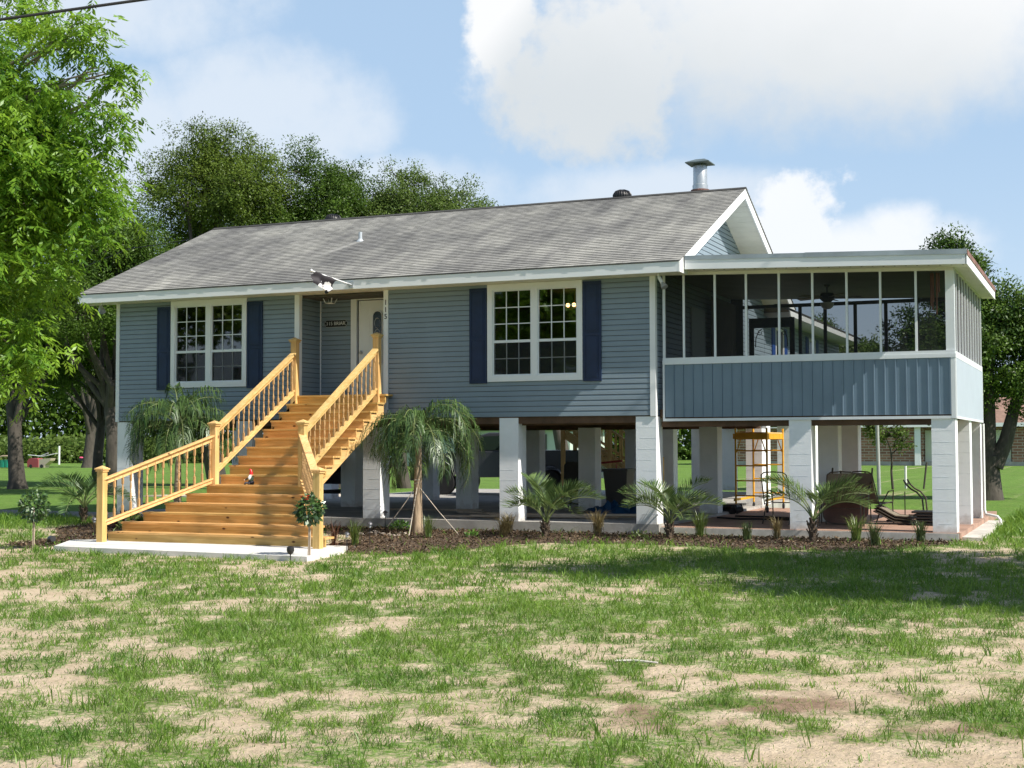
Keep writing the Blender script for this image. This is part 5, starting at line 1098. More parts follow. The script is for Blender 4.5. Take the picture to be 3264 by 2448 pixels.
bush('reddish brown bush beside the left stair post', -10.9, -1.6, .38, 330, leafmat('red_leaves', (.05, .018, .018), (.16, .06, .05), .2, .05), .9, .09); bush('green strappy bush hugging the left stair post', -9.55, -3.1, .30, 170, olive, 1.3, .16)

# ------------------------------------------------------------------ small things at the front
def pathlight(label, x, y, h=.34):
    z = float(gz(x, y)); t = thing('path_light', label, 'path light', (x, y, z), 'solar path lights round the stair foot')
    MB().tube([(x, y, z-.03), (x, y, z+h*.7)], .008, 6).build('stake', black_m, t)
    MB().lathe([(.022, z+h*.74), (.034, z+h*.88), (.03, z+h*.885)], x, y, 12).build('lens', mat('lamp_lens', (.3, .32, .34), .2), t, True); MB().lathe([(.055, z+h*.886), (.05, z+h*.92), (.02, z+h), (0, z+h*1.01)], x, y, 12).build('hood', mat('dull_hood', (.12, .12, .13), .4, metal=.5), t, True)
pathlight('solar path light nearest the right stair post', -4.1, -4.35); pathlight('solar path light a step behind the nearer one', -4.3, -3.2, .42); pathlight('solar path light in front of the pier right of the staircase', -5.35, -.7, .4); pathlight('solar path light half hidden in the reddish bush on the left', -10.35, -3.3, .40)
t = thing('spot_lamp', 'small round black spot lamp on a spike at the front of the pad', 'spot lamp', (-3.95, -6.35, -.12)); MB().tube([(-3.95, -6.35, -.14), (-3.95, -6.35, .0)], .009, 6).build('spike', black_m, t); MB().lathe([(.02, -.01), (.05, .02), (.06, .06), (.055, .10), (.03, .12), (0, .123)], -3.95, -6.35, 12).build('lamp_head', black_m, t, True)
t = thing('spot_lamp', 'black spot lamp tipped over at the left corner of the pad', 'spot lamp', (-9.75, -5.2, -.1)); MB().tube([(-9.9, -5.15, -.06), (-9.75, -5.2, .0)], .009, 6).build('spike', black_m, t); MB().tube([(-9.78, -5.2, -.02), (-9.70, -5.24, .02), (-9.6, -5.28, .03)], [.03, .06, .055], 12).build('lamp_head', black_m, t, True)
rk = MB()
for _ in range(16):
    x, y = -4.9+random.uniform(-.45, .5), -1.6+random.uniform(-.35, .3); z = float(gz(x, y)); r = random.uniform(.03, .075); s = len(rk.v); rk.lathe([(r*.3, z), (r, z+r*.2), (r*.8, z+r*.6), (r*.2, z+r*.8)], x, y, 6)
    rk.v[s:] = [(a_+random.uniform(-.3, .3)*r, b_+random.uniform(-.3, .3)*r, c_) for a_, b_, c_ in rk.v[s:]]
rk.build('rubble_', mat('pale_rubble', (.32, .27, .22), .9, .3, 8)); o = bpy.data.objects['rubble_']; o.name = 'rubble'; struct(o, 'stuff')
MB().tube([(-5.6, -1.0, .04), (-4.8, -1.05, .02)], .04, 6)
top(MB().tube([(4.04, -14.02, -.085), (4.2, -13.97, -.08), (4.39, -13.98, -.085)], [.010, .012, .008], 6), 'stick', mat('bleached_stick', (.6, .56, .5), .8), 'bleached stick lying on the bare sand in the middle of the lawn', 'stick', (4.2, -14.0, -.1))

# ------------------------------------------------------------------ things under the house
def P(n_, m, par, mb, sm=False): return mb.build(n_, m, par, sm)
# pickup truck: extruded profile, facing left (-x), centre line y=13.3
def truck():
    t = thing('pickup_truck', 'grey pickup truck parked behind the house piers facing left', 'truck', (-8.8, 13.4, .2)); x0 = -11.55; y0, y1 = 12.45, 14.35; z0 = .2
    paint = mat('grey_car_paint', (.085, .09, .10), .25, .03, 2, metal=.5)
    def X(v): return x0+v
    body = MB(); prof = [(.02, .62), (.0, .95), (.06, 1.12), (.9, 1.24), (1.45, 1.28), (1.60, 1.30), (3.35, 1.30), (3.38, 1.33), (5.5, 1.33), (5.52, 1.28), (5.52, .75), (5.4, .62), (5.05, .58)]
    def arch(cx): return [(cx+.46*math.cos(a), .42+.46*math.sin(a)) for a in np.linspace(.35, math.pi-.35, 8)]
    prof += arch(4.45)+[(3.95, .55), (1.6, .52)]+arch(1.0)+[(.5, .55)]
    for (ya, yb, k) in ((y0, y1, 0),): body.prism([(X(a), z0+b) for a, b in prof], ya, yb, 'y')
    b_ = body.build('body', paint, t)
    mod = b_.modifiers.new('bevel', 'BEVEL'); mod.width = .05; mod.segments = 3; mod.limit_method = 'ANGLE'
    cab = [(1.45, 1.285), (2.2, 1.80), (2.45, 1.86), (3.1, 1.86), (3.32, 1.80), (3.40, 1.295)]; c2 = MB(); n = len(cab); i_ = .13
    zc0 = 1.29
    def ins(b): return (b-zc0)*.26
    c2.add([(X(a), y0+.03+ins(b), z0+b) for a, b in cab]+[(X(a), y1-.03-ins(b), z0+b) for a, b in cab], [tuple(range(n)), tuple(reversed(range(n, 2*n)))]+[(i, i+n, (i+1) % n+n, (i+1) % n) for i in range(n)])
    c2 = c2.build('cab', paint, t); mod = c2.modifiers.new('bevel', 'BEVEL'); mod.width = .04; mod.segments = 3
    gl = mat('car_glass', (.018, .03, .022), .05); win = [(1.78, 1.34), (2.27, 1.74), (2.92, 1.76), (3.08, 1.66), (3.12, 1.34)]
    g_ = MB().add([(X(a), y0+.022+ins(b)*1.0, z0+b) for a, b in win], [tuple(range(5))]).build('side_window', gl, t)
    g_ = MB().add([(X(a), y1-.022-ins(b), z0+b) for a, b in win], [tuple(range(5))]).build('side_window', gl, t)
    MB().quad((X(1.50), y0+.12, z0+1.33), (X(1.50), y1-.12, z0+1.33), (X(2.15), y1-.2, z0+1.775), (X(2.15), y0+.2, z0+1.775)).build('windscreen', gl, t)
    for cx in (1.0, 4.45):
        for yy in (y0-.01, y1-.22):
            w_ = MB(); s = len(w_.v); w_.lathe([(.22, -.115), (.36, -.11), (.385, -.06), (.385, .06), (.36, .11), (.22, .115)], 0, 0, 26); w_.rot(R(90), axis='X'); w_.v = [(a+X(cx), b+yy+.12, c_+z0+.385) for a, b, c_ in w_.v]; w_ = w_.build('wheel', rubber_m, t, True)
            r_ = MB(); r_.lathe([(.05, .10), (.16, .09), (.22, .112), (.22, .05), (.05, .06)], 0, 0, 18); r_.rot(R(90), axis='X'); r_.v = [(a+X(cx), b+yy+.12, c_+z0+.385) for a, b, c_ in r_.v]; r_.build('rim', steel_m, w_, True)
    MB().box(X(-.12), y0+.04, z0+.42, X(.06), y1-.04, z0+.66).build('front_bumper', black_m, t); MB().box(X(5.5), y0+.06, z0+.5, X(5.66), y1-.06, z0+.68).build('rear_bumper', steel_m, t)
    MB().box(X(-.03), y0+.03, z0+.78, X(.10), y0+.34, z0+.98).build('headlight', mat('lamp_clear', (.5, .42, .3), .15), t); MB().box(X(-.03), y1-.34, z0+.78, X(.10), y1-.03, z0+.98).build('headlight', mat('lamp_clear', (.5, .42, .3), .15), t)
    MB().box(X(5.38), y0-.012, z0+.86, X(5.545), y0+.14, z0+1.24).build('tail_light', mat('red_lens', (.35, .01, .012), .2), t); MB().box(X(5.44), y0-.016, z0+1.04, X(5.55), y0+.12, z0+1.13).build('reversing_light', white, t)
    MB().tube([(X(1.85), y0+.02, z0+1.33), (X(1.82), y0-.14, z0+1.42)], .018, 6).box(X(1.76), y0-.28, z0+1.34, X(1.86), y0-.08, z0+1.54).build('mirror', black_m, t); MB().box(X(2.85), y0-.03, z0+1.12, X(3.05), y0-.002, z0+1.16).build('door_handle', black_m, t)
    MB().box(X(3.44), y0-.004, z0+.60, X(3.455), y0+.004, z0+1.28).box(X(1.62), y0-.004, z0+.60, X(1.632), y0+.004, z0+1.28).build('door_gap', black_m, t)
truck()
# scaffold
sf = thing('rolling_scaffold', 'yellow rolling scaffold tower standing under the porch', 'scaffold', (.3, 7.2, .15))
for (xa, xb, y, n_) in ((-.02, .70, 6.15, 'x'), (-.10, .62, 8.2, 'x')):
    e = MB().tube([(xa, y, .30), (xa, y, 2.06)], .024, 10).tube([(xb, y, .30), (xb, y, 2.06)], .024, 10)
    for z in (.52, .86, 1.20, 1.54): e.tube([(xa, y, z), (xb, y, z)], .016, 8)
    e.box(xa, y-.02, 1.80, xb, y+.02, 1.94)
    e.bar((xa+.12, y, 1.8), (xa+.02, y, 1.5), .022, .022).bar((xb-.12, y, 1.8), (xb-.02, y, 1.5), .022, .022)
    e.build('ladder_frame', yellow_m, sf, True)
    for x in (xa, xb):
        MB().tube([(x, y, .30), (x, y, .22)], .018, 8).tube([(x-.02, y, .21), (x+.02, y, .21)], .064, 14).build('caster', rubber_m, sf)
for x in (-.06, .66): MB().bar((x, 6.15, 1.87), (x-.06, 8.2, 1.87), .04, .12).bar((x, 6.15, .42), (x-.06, 8.2, .42), .03, .05).build('side_rail', yellow_m, sf)
MB().box(-.04, 6.2, 1.935, .62, 8.15, 1.965).build('deck', wood_r, sf)
# patio furniture
def sling_chair(name, label, x, y, rz, group, z=.147, tip=0):
    t = thing(name, label, 'chair', (x, y, z), group); w = .27; fr = MB()
    for s in (-1, 1):
        fr.tube([(x+s*w, y-.28, z), (x+s*w, y-.26, z+.42), (x+s*w, y+.15, z+.38), (x+s*w*.95, y+.33, z+.95), (x+s*w*.7, y+.35, z+1.0)], .013, 7); fr.tube([(x+s*w, y+.25, z), (x+s*w, y+.05, z+.40), (x+s*(w+.03), y-.1, z+.62), (x+s*(w+.03), y-.25, z+.64), (x+s*w, y-.27, z+.42)], .013, 7)
    fr.tube([(x-w*.7, y+.35, z+1.0), (x, y+.355, z+1.01), (x+w*.7, y+.35, z+1.0)], .013, 7); fr.tube([(x-w, y-.26, z+.40), (x+w, y-.26, z+.40)], .011, 6)
    sl = MB(); pr_ = [(-.27, .41), (-.05, .37), (.14, .38), (.2, .5), (.28, .75), (.34, .98)]
    for (a, b), (c_, d_) in zip(pr_[:-1], pr_[1:]): sl.quad((x-w+.02, y+a, z+b), (x+w-.02, y+a, z+b), (x+w-.02, y+c_, z+d_), (x-w+.02, y+c_, z+d_))
    for m_ in (fr, sl): m_.rot(rz, (x, y, 0)); 
    fr.build('frame', bronze_m, t, True)
    if not tip: sl.build('sling', sling_m, t)
    return t
GC = 'bronze patio chairs stored under the porch'
sling_chair('patio_chair', 'bare curved bronze chair frame without seat behind the left half of the last pindo palm', 1.93, 1.9, R(170), GC, tip=1)
sling_chair('patio_chair', 'bronze patio chair pushed against the middle pier behind the brown table', 2.95, 2.35, R(200), GC)
sling_chair('patio_chair', 'bronze patio chair with a tan back right behind the tipped brown table', 3.55, 2.75, R(150), GC)
t = thing('patio_table', 'brown patio table tipped on its side under the porch, legs up', 'table', (3.3, 1.95, .147)); tb = MB(); c0 = Vector((3.18, 1.75, .55)); pts = []
for k in range(28):
    a_ = k/28*2*math.pi; sx_ = abs(math.cos(a_))**.5*math.copysign(1, math.cos(a_)); sz_ = abs(math.sin(a_))**.5*math.copysign(1, math.sin(a_)); pts.append((3.18+.42*sx_, .56+.38*sz_))
tb.prism(pts, 1.72, 1.75, 'y'); tb.v = [(a, b+(c_-.15)*.35, c_) for a, b, c_ in tb.v]; tb.build('table_top', brown_m, t, True)
tb = MB().tube([(a, 1.735+(c_-.15)*.35, c_) for a, c_ in pts+pts[:1]], .016, 6, False); tb.build('rim', bronze_m, t, True)
for x in (2.8, 3.56): MB().tube([(x, 1.9, .7), (x+.02, 2.4, .95), (x+.03, 2.5, 1.22)], .018, 7).build('leg', bronze_m, t)
for x in (2.95, 3.42): MB().tube([(x, 1.9, .4), (x, 2.6, .6), (x, 2.7, 1.16)], .018, 7).build('leg', bronze_m, t)
t = thing('side_table', 'small metal table with thin legs before the tipped brown table', 'table', (3.2, 1.3, .147)); MB().box(2.72, 1.1, .83, 3.62, 1.5, .86).tube([(2.7, 1.08, .845), (3.64, 1.08, .845)], .02, 8).build('table_top', bronze_m, t)
for x, y in ((2.76, 1.12), (3.58, 1.12), (2.76, 1.48), (3.58, 1.48)): MB().tube([(x, y, .147), (x, y, .83)], .013, 7).build('leg', bronze_m, t)
MB().tube([(2.76, 1.12, .5), (3.58, 1.12, .5)], .009, 6).build('stretcher', bronze_m, t)
GS = 'sling loungers stacked under the porch'
def lounger(label, dz, dx):
    t = thing('sun_lounger', label, 'lounger', (3.9, 2.6, .15+dz), GS); a = [(3.62+dx, .40+dz), (3.74+dx, .35+dz), (3.9+dx, .26+dz), (4.0+dx, .21+dz), (4.12+dx, .20+dz), (4.28+dx, .19+dz)]
    f = MB(); 
    for y in (2.35, 2.95): f.tube([(p[0], y, p[1]) for p in a], .014, 7)
    f.tube([(a[-1][0], 2.35, a[-1][1]), (a[-1][0], 2.95, a[-1][1])], .014, 7); s = MB()
    for p, q in zip(a[:-1], a[1:]): s.quad((p[0], 2.37, p[1]+.006), (q[0], 2.37, q[1]+.006), (q[0], 2.93, q[1]+.006), (p[0], 2.93, p[1]+.006))
    f.build('frame', bronze_m, t, True); s.build('sling', sling_m, t)
lounger('tan sling lounger topmost in its stack right of the tipped table', .10, .03); lounger('tan sling lounger in the middle of its stack right of the tipped table', .05, .015); lounger('tan sling lounger lowest in its stack, resting on the patio', 0, 0)
t = thing('chair_frame', 'empty curved bronze chair frame standing alone on the patio', 'chair frame', (4.3, 3.5, .147)); mb = MB()
for y in (3.2, 3.75): mb.tube([(3.75, y, .18), (4.25, y, .165), (4.42, y, .19), (4.46, y, .30), (4.43, y, .62), (4.33, y, .74), (4.22, y, .80), (4.12, y, .90), (4.08, y, .98)], .017, 8)
mb.tube([(4.1, 3.2, .75), (4.1, 3.2, .165)], .01, 6).tube([(4.12, 3.2, .90), (4.12, 3.75, .90)], .014, 7).tube([(3.75, 3.2, .18), (3.75, 3.75, .18)], .014, 7); mb.build('frame', bronze_m, t, True)
t = thing('folded_chairs', 'flat pile of folded black chairs beside the right corner pier', 'folded chairs', (4.7, 2.3, .147)); mb = MB()
for k in range(5): mb.box(4.35+.04*(k % 2), 2.2, .16+k*.055, 4.95, 2.75, .195+k*.055); mb.tube([(4.3+.05*(k % 3), 2.18, .18+k*.055), (4.96, 2.18, .18+k*.055)], .014, 6)
mb.build('frames', black_m, t, True)
# bin, tarp, lumber, hose, office chair, cart, small steps, boat
t = thing('trash_bin', 'tall black wheeled rubbish bin under the house left of the corner pier', 'bin', (-1.95, 3.6, .2)); MB().add([(-1.95+a*w, 3.6+b*w, z) for z, w in ((.22, .2), (1.12, .27)) for a, b in ((-1,-1),(1,-1),(1,1),(-1,1))], [(3,2,1,0),(4,5,6,7),(0,1,5,4),(1,2,6,5),(2,3,7,6),(3,0,4,7)]).build('bin_body', black_m, t); MB().box(-2.24, 3.3, 1.121, -1.66, 3.9, 1.17).build('lid', black_m, t)
for s in (-1, 1): MB().tube([(-1.95+s*.2, 3.84, .30), (-1.95+s*.25, 3.84, .30)], .1, 12).build('wheel', rubber_m, t)
tp = MB(); nx_, ny_ = 22, 10; vs_ = [(-2.6+i/nx_*1.9, 2.4+j/ny_*.8, .2+max(0, math.sin(i/nx_*math.pi)*math.sin(j/ny_*math.pi))*(.22+.16*math.sin(i*1.3+j*.9)*math.sin(j*1.9))) for i in range(nx_+1) for j in range(ny_+1)]
tp.add(vs_, [(i*(ny_+1)+j, (i+1)*(ny_+1)+j, (i+1)*(ny_+1)+j+1, i*(ny_+1)+j+1) for i in range(nx_) for j in range(ny_)]); top(tp, 'tarp', mat('blue_tarp', (.012, .06, .14), .45), 'crumpled blue tarp on the slab in front of the rubbish bin', 'tarp', (-1.7, 2.8, .2), smooth=True)
boards = [((-4.9, 1.0, .22), (-1.3, 1.6, .22)), ((-4.2, .8, .25), (-.8, 1.5, .25)), ((-3.9, 1.15, .27), (-.6, 1.3, .30)), ((-5.4, 2.8, .22), (-3.2, 2.0, .22)), ((-7.6, 3.2, .22), (-5.2, 3.6, .22))]
for (a, b), lb in zip(boards, ('lumber board lying lowest behind the first pindo palm', 'pale lumber board lying slantwise on the others behind the pindo palm', 'topmost lumber board of the loose pile near the corner pier', 'lumber board lying alone left of the pile under the house', 'dark lumber board far back under the house beside the truck')):
    top(MB().bar(a, b, .14, .036), 'lumber_board', mat('old_lumber', (.48, .39, .30), .8, .25, 6, stretch=(.3, 3, 3)), lb, 'board', a, 'loose lumber boards under the house')
hs_ = MB(); pts = [(.3, 3.3, .17), (.9, 2.9, .17), (1.6, 3.1, .17), (2.3, 2.7, .17), (2.6, 3.2, .17), (1.9, 3.5, .17), (1.2, 3.9, .17), (.5, 4.0, .17)]; hs_.tube(pts, .018, 6); top(hs_, 'hose', rubber_m, 'black hose lying loosely on the reddish patio', 'hose', (1.2, 3.3, .147), smooth=True)
bg_ = MB(); 
for k in range(9): bg_.tube([(-.1+random.uniform(-.35, .35), 5.4+random.uniform(-.2, .2), .19+random.uniform(0, .1)), (.1+random.uniform(-.3, .3), 5.4+random.uniform(-.2, .2), .22+random.uniform(0, .14))], [.09, .05], 9)
top(bg_, 'cover_heap', black_m, 'crumpled black cover heaped at the foot of the scaffold', 'cover', (0, 5.4, .147), smooth=True)
t = thing('office_chair', 'black padded office chair with a rounded back under the house', 'chair', (-4.05, 6.2, .2)); MB().prism([(-4.27+.03, .72), (-3.83-.03, .72), (-3.80, .8), (-3.81, 1.2), (-3.88, 1.28), (-4.22, 1.28), (-4.29, 1.2), (-4.30, .8)], 6.35, 6.43, 'y').build('backrest', black_m, t); MB().box(-4.3, 5.95, .6, -3.8, 6.4, .69).build('seat', black_m, t); mb = MB().tube([(-4.05, 6.18, .6), (-4.05, 6.18, .28)], .03, 8)
for k in range(5): a_ = k*1.2566; mb.bar((-4.05, 6.18, .3), (-4.05+.28*math.cos(a_), 6.18+.28*math.sin(a_), .25), .04, .03)
mb.build('base', black_m, t)
t = thing('sawhorse', 'red metal sawhorse behind the rubbish bin', 'sawhorse', (-3.3, 6.6, .2)); rm = mat('red_steel', (.35, .03, .02), .5)
MB().bar((-3.7, 6.6, 1.22), (-2.9, 6.6, 1.3), .05, .05).build('crossbar', rm, t)
for x, s in ((-3.55, -1), (-3.05, 1)): MB().tube([(x, 6.6, 1.22), (x+.1*s, 6.35, .2)], .014, 6).tube([(x, 6.6, 1.22), (x+.1*s, 6.85, .2)], .014, 6).build('legs', rm, t)
t = thing('wooden_steps', 'dark old wooden steps standing behind the left stair railing', 'steps', (-11.2, 3.6, .2)); 
for k in range(5): MB().box(-11.9+k*.24, 3.3, .36+k*.17, -11.6+k*.24, 4.2, .40+k*.17).build('tread', beam_m, t)
for y in (3.3, 4.16): MB().bar((-11.95, y, .25), (-10.6, y, 1.2), .04, .22).bar((-10.62, y, .2), (-10.62, y, 1.1), .09, .09).build('side', beam_m, t)
t = thing('boat_trailer', 'dark boat on a trailer in the shade under the front landing', 'boat', (-9.9, 4.9, .2)); hull = MB(); secs = []
for i, (yy, w, zb, zt_) in enumerate(((3.2, .05, 1.15, 1.35), (3.6, .45, .95, 1.38), (4.4, .62, .75, 1.4), (5.8, .7, .7, 1.38), (7.0, .7, .7, 1.36))): secs.append([(-10.0+w*c_, yy, z) for c_, z in ((-1, zt_), (-.85, (zb+zt_)/2-.05), (0, zb), (.85, (zb+zt_)/2-.05), (1, zt_))])
hull.add([p for s in secs for p in s], [(i*5+j, i*5+j+1, (i+1)*5+j+1, (i+1)*5+j) for i in range(4) for j in range(4)]+[(20, 21, 22, 23, 24)]); hull.build('hull', mat('dark_hull', (.03, .03, .035), .4), t, True)
MB().bar((-10.0, 2.9, .55), (-10.0, 7, .55), .08, .08).bar((-10.8, 5.6, .5), (-9.2, 5.6, .5), .07, .07).bar((-10.0, 4.2, .55), (-10.0, 4.2, .8), .06, .06).build('trailer_frame', black_m, t)
for x in (-10.9, -9.15): w_ = MB().tube([(x-.09, 5.6, .52), (x+.09, 5.6, .52)], .32, 20).build('wheel', rubber_m, t, True)
# rear stairs
rs = thing('rear_staircase', 'pine stair with balusters behind the house, seen between the piers', 'staircase', (-4.9, 12, .2))
for k in range(11): MB().box(-6.3+k*.26, 11.6, 2.1-k*.176-.036, -6.02+k*.26, 12.6, 2.1-k*.176).build('tread', wood_x, rs)
for y in (11.6, 12.56):
    MB().bar((-6.3, y, 2.0), (-3.5, y, .15), .04, .24).build('stringer', wood_r, rs); rl = MB().bar((-6.3, y, 3.0), (-3.5, y, 1.15), .09, .05).bar((-6.3, y, 2.25), (-3.5, y, .42), .04, .07).build('railing', wood_r, rs)
    for k in range(19): t_ = k/19; x = -6.25+2.75*t_; MB().box(x-.014, y-.014, 2.25-1.83*t_, x+.014, y+.014, 2.98-1.85*t_).build('baluster', wood_z, rl)
    for x, z1 in ((-6.35, 3.2), (-4.95, 2.3), (-3.45, 1.35)): MB().box(x-.05, y-.05, .2, x+.05, y+.05, z1).build('post', wood_z, rs)
MB().box(-8.2, 11.4, 2.12, -6.36, 12.8, 2.2).build('landing', wood_x, rs)

# ------------------------------------------------------------------ background yard
def brickmat():
    m = mat('red_brick', (.3, .12, .08), .85); N, L = m.node_tree.nodes, m.node_tree.links; t = N.new('ShaderNodeTexCoord'); mp = N.new('ShaderNodeMapping'); mp.inputs['Rotation'].default_value = (R(90), 0, 0); L.new(t.outputs['Object'], mp.inputs[0]); b = N.new('ShaderNodeTexBrick'); L.new(mp.outputs[0], b.inputs[0])
    b.inputs['Scale'].default_value = 1; b.inputs['Brick Width'].default_value = .7; b.inputs['Row Height'].default_value = .22; b.inputs['Mortar Size'].default_value = .03; b.inputs['Color1'].default_value = (.20, .09, .06, 1); b.inputs['Color2'].default_value = (.34, .17, .11, 1); b.inputs['Mortar'].default_value = (.4, .33, .28, 1); L.new(b.outputs[0], N['Principled BSDF'].inputs['Base Color']); return m
nh = thing('brick_house', 'long low red brick house with a pale garage door far behind the porch', 'house', (0, 90, 0)); bm_ = brickmat(); yh = 88
MB().box(-22, yh, .3, -5.6, yh+9, 3.1).box(1.0, yh, .3, 16, yh+9, 3.1).box(-5.6, yh+.6, .3, 1.0, yh+9, 3.1).build('wall', bm_, nh); MB().box(-22.1, yh-.05, -.1, 16.1, yh+9, .3).build('foundation', concrete_m, nh)
MB().prism([(yh-.7, 3.25), (yh+4.5, 5.4), (yh+9.7, 3.25), (yh+9.7, 3.1), (yh-.7, 3.1)], -22.8, 16.8, 'x').build('roof', mat('brown_shingle', (.26, .16, .12), .9, .2, 2), nh); MB().box(-22.8, yh-.75, 3.0, 16.8, yh-.701, 3.3).build('fascia', white, nh)
gd = MB().box(-5.5, yh+.5, .25, .9, yh+.59, 2.75)
for k in range(14): gd.box(-5.5, yh+.47, .3+k*.175, .9, yh+.4999, .3+k*.175+.03)
gd.build('garage_door', mat('cream_door', (.62, .64, .52), .6), nh); MB().box(-6.2, yh-.4, 0, -5.75, yh-.05, 3.1).build('column', white, nh); MB().box(-12, yh-.03, 1.2, -10.4, yh-.001, 2.5).build('window', white, nh)
n2h = thing('neighbour_house', 'pale green house with a grey roof seen between the piers beyond the truck', 'house', (-41, 76, 0)); ca, sa = math.cos(R(20)), math.sin(R(20))
w_ = MB().box(-54, 74, 0, -30, 82, 3.0).build('wall', mat('pale_green_wall', (.45, .52, .46), .8, .05, 1), n2h); MB().prism([(73.4, 3.1), (78, 5.6), (82.6, 3.1), (82.6, 2.95), (73.4, 2.95)], -54.6, -29.4, 'x').build('roof', mat('grey_shingle_far', (.28, .27, .28), .9, .1, 2), n2h); MB().box(-54.6, 73.3, 2.9, -29.4, 73.39, 3.15).build('fascia', white, n2h)
for x in (-50, -44, -38.6, -33): MB().box(x, 73.9, 1.1, x+1.1, 73.999, 2.5).build('window', mat('dim_window', (.06, .05, .045), .3), n2h)
top(MB().tube([(.75, 22.4, 0), (.70, 22.4, 2.9)], .06, 10).tube([(.70, 22.4, 2.9), (.70, 22.4, 2.96)], .075, 10), 'clothes_post', mat('silver_post', (.5, .52, .5), .4, .1, 3, metal=.4), 'silver metal post standing on the rear lawn behind the porch', 'post', (.75, 22.4, 0))
for (x, y, h, r, lb) in ((.72, 29.2, .85, .05, 'short white stub post right of the sapling'), (1.4, 29.0, 1.0, .035, 'dark slanting stake right of the white stub post'), (5.55, 26.5, 1.2, .03, 'thin stake on the lawn right of the big tree trunk')):
    top(MB().tube([(x, y, 0), (x+.12*(r < .05), y, h)], r, 8), 'stake', bark_m if r < .05 else whitepole_m, lb, 'stake', (x, y, 0))
GW = 'pale utility poles on the left lawn'
for (x, y, h, r, lb) in ((-80.1, 74.7, 1.7, .09, 'thick white pole with a dark band between the two nearer trunks'), (-116.5, 111, 1.7, .10, 'thin pale pole left of the banded pole'), (-113.8, 123.2, 1.7, .1, 'thin pale pole just left of the first pier'), (-155, 146.6, 2.6, .16, 'pale pole at the far left edge of the lawn')):
    top(MB().tube([(x, y, 0), (x, y, h)], r, 10).tube([(x, y, h*.8), (x, y, h*.86)], r*1.15, 10), 'pole', whitepole_m, lb, 'pole', (x, y, 0), GW)
def playhouse():
    x, y = -70.3, 57.6; t = thing('toy_playhouse', 'green and tan plastic toy playhouse at the far left of the lawn', 'playhouse', (x, y, 0)); w_ = MB()
    for k in range(7): w_.box(x-1.2+k*.42, y-.08*(k % 2), .1, x-.82+k*.42, y+1.6, 1.25)
    t.location = (-70.6, 58.0, 0); t.scale = (.5,)*3
    w_.build('walls', mat('teal_plastic', (.02, .30, .20), .5), t); MB().tube([(x-1.35, y-.05, .0), (x-1.35, y-.05, 1.3), (x-1.1, y-.05, 1.7), (x-.6, y-.05, 1.85), (x+1.2, y-.05, 1.85), (x+1.7, y-.05, 1.6), (x+1.75, y-.05, 0)], .14, 8).build('frame', mat('tan_plastic', (.45, .33, .24), .6), t, True)
playhouse()
t = thing('toy_car', 'faded red and cream plastic toy car lying on the left lawn', 'toy', (-65.3, 60.5, 0)); MB().prism([(-67.3, .1), (-67.4, 1.0), (-67.1, 1.45), (-66.6, 1.6), (-65.3, 1.55), (-65.1, 1.3), (-65.1, .1)], 60, 61.3, 'y').build('body', mat('faded_red', (.35, .06, .07), .6), t); MB().prism([(-65.1, .1), (-65.1, 1.45), (-62.6, 1.6), (-62.8, 1.2), (-63.8, .5), (-63.9, .1)], 60.1, 61.2, 'y').build('bonnet', mat('cream_plastic', (.55, .45, .35), .6), t)
for x in (-66.6, -64.4): MB().tube([(x, 59.95, .3), (x, 60.05, .3)], .3, 14).build('wheel', black_m, t)
t.location = (-67.9, 58.7, 0); t.scale = (0.48,)*3
top(MB().tube([(-70.5, 62, 1.5), (-67.5, 62, 1.3), (-65, 62.3, 1.75)], .07, 7).tube([(-68.5, 62, 1.2), (-66.5, 62, 1.8)], .06, 7), 'swing_frame', whitepole_m, 'pale bent metal tubes lying across the toys on the left lawn', 'frame', (-68, 62, 0)).scale = (.5,)*3; bpy.data.objects['swing_frame'].location = (-68.6, 59.6, .25)
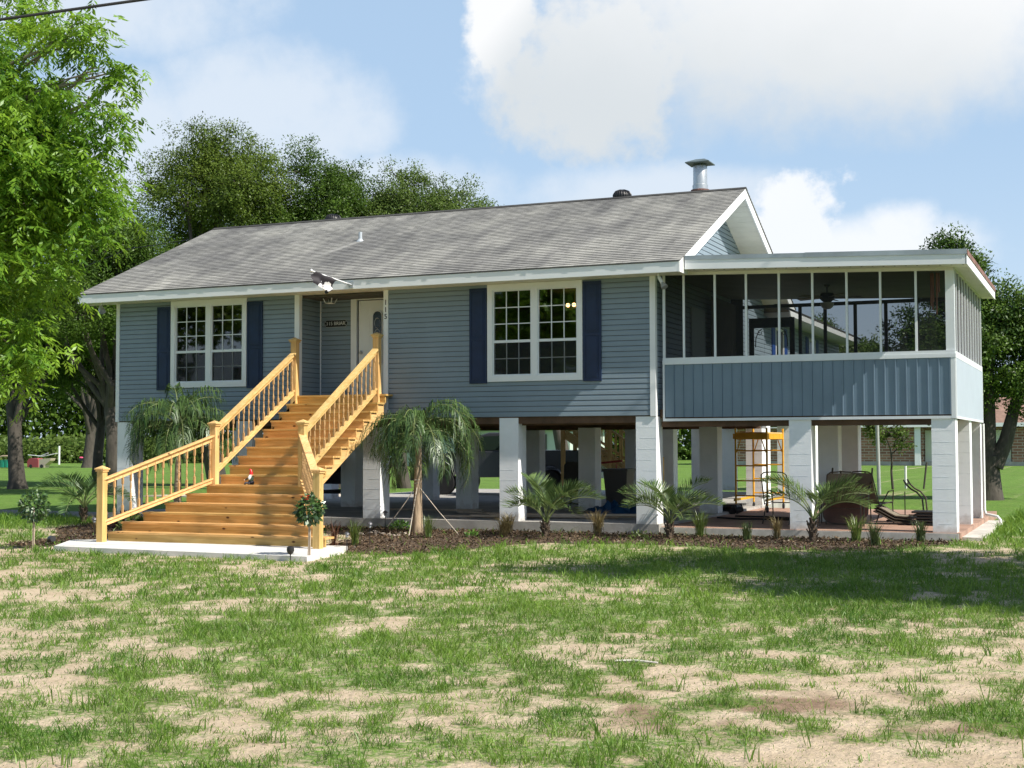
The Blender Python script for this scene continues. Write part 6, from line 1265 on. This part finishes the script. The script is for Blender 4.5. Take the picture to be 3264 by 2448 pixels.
t = thing('wheelbarrow', 'dark wheelbarrow with pink contents by the slim trunk on the left lawn', 'wheelbarrow', (-73.5, 72.5, 0)); MB().add([(-73.5+a*w, 72.5+b*.5, z) for z, w in ((.75, .5), (1.35, 1.0)) for a, b in ((-1,-1),(1,-1),(1,1),(-1,1))], [(3,2,1,0),(4,5,6,7),(0,1,5,4),(1,2,6,5),(2,3,7,6),(3,0,4,7)]).build('tray', black_m, t); MB().tube([(-72.9, 72.4, .35), (-72.9, 72.6, .35)], .35, 14).build('wheel', rubber_m, t); MB().bar((-74, 72.3, 0), (-74, 72.3, .8), .06, .06).bar((-74.9, 72.5, 1.1), (-73, 72.5, .7), .06, .06).build('legs', black_m, t); MB().lathe([(.2, 1.35), (.6, 1.45), (.5, 1.7), (.1, 1.8)], -73.9, 72.5, 9).build('contents', mat('pink_stuff', (.6, .07, .16), .7), t)
t.location = (-81.6, 79.6, 0); t.scale = (0.38,)*3
t = thing('barbecue_grill', 'black barbecue grill with a tan lid by the pale flared trunk on the left lawn', 'grill', (-75.4, 78.5, 0)); MB().lathe([(.3, .9), (.9, 1.1), (1.0, 1.3)], -75.4, 78.5, 16).build('bowl', black_m, t, True); MB().lathe([(1.0, 1.3), (.95, 1.65), (.7, 1.95), (.1, 2.05)], -75.4, 78.5, 16).build('lid', mat('tan_lid', (.35, .25, .2), .6), t, True)
for a_ in (0, 2, 4): MB().tube([(-75.4+.4*math.cos(a_), 78.5+.4*math.sin(a_), 1), (-75.4+.8*math.cos(a_), 78.5+.8*math.sin(a_), 0)], .05, 6).build('leg', black_m, t)
t.location = (-80.2, 80.0, 0); t.scale = (0.36,)*3
t = thing('cooler_box', 'red cooler box with a white lid at the foot of the pale flared trunk', 'cooler', (-72.6, 77.5, 0)); MB().box(-73.3, 77.2, 0, -71.9, 78, .75).build('box', mat('cooler_red', (.6, .02, .03), .5), t); MB().box(-73.35, 77.15, .751, -71.85, 78.05, .98).build('lid', white, t)
t.location = (-79.1, 79.0, 0); t.scale = (0.36,)*3
# overhead wires
top(MB().tube([(-16, -13.5, 4.5), (-5.36, -11.16, 7.24), (-5.0, -6.0, 8.9), (-2, 6, 12.6)], .022, 8) if False else MB().tube([Vector((-5.36, -11.16, 7.24))+(Vector((-1.2, -8.13, 8.35))-Vector((-5.36, -11.16, 7.24)))*k for k in (-1.6, -.5, 0, .5, 1, 2.2, 4)], .02, 8), 'overhead_cable', rubber_m, 'thick black overhead cable crossing the top left corner of the sky', 'cable', (-5.36, -11.16, 7.24))
top(MB().tube([(-40, 16, 6.6), (-30, 13, 6.75), (-22.9, 9.6, 7.0), (-17.08, 6, 7.15), (-13.0, 4.6, 7.1)], .012, 5), 'service_cable', rubber_m, 'thin service cable running from the trees to the left end of the ridge', 'cable', (-13, 4.6, 7.1))
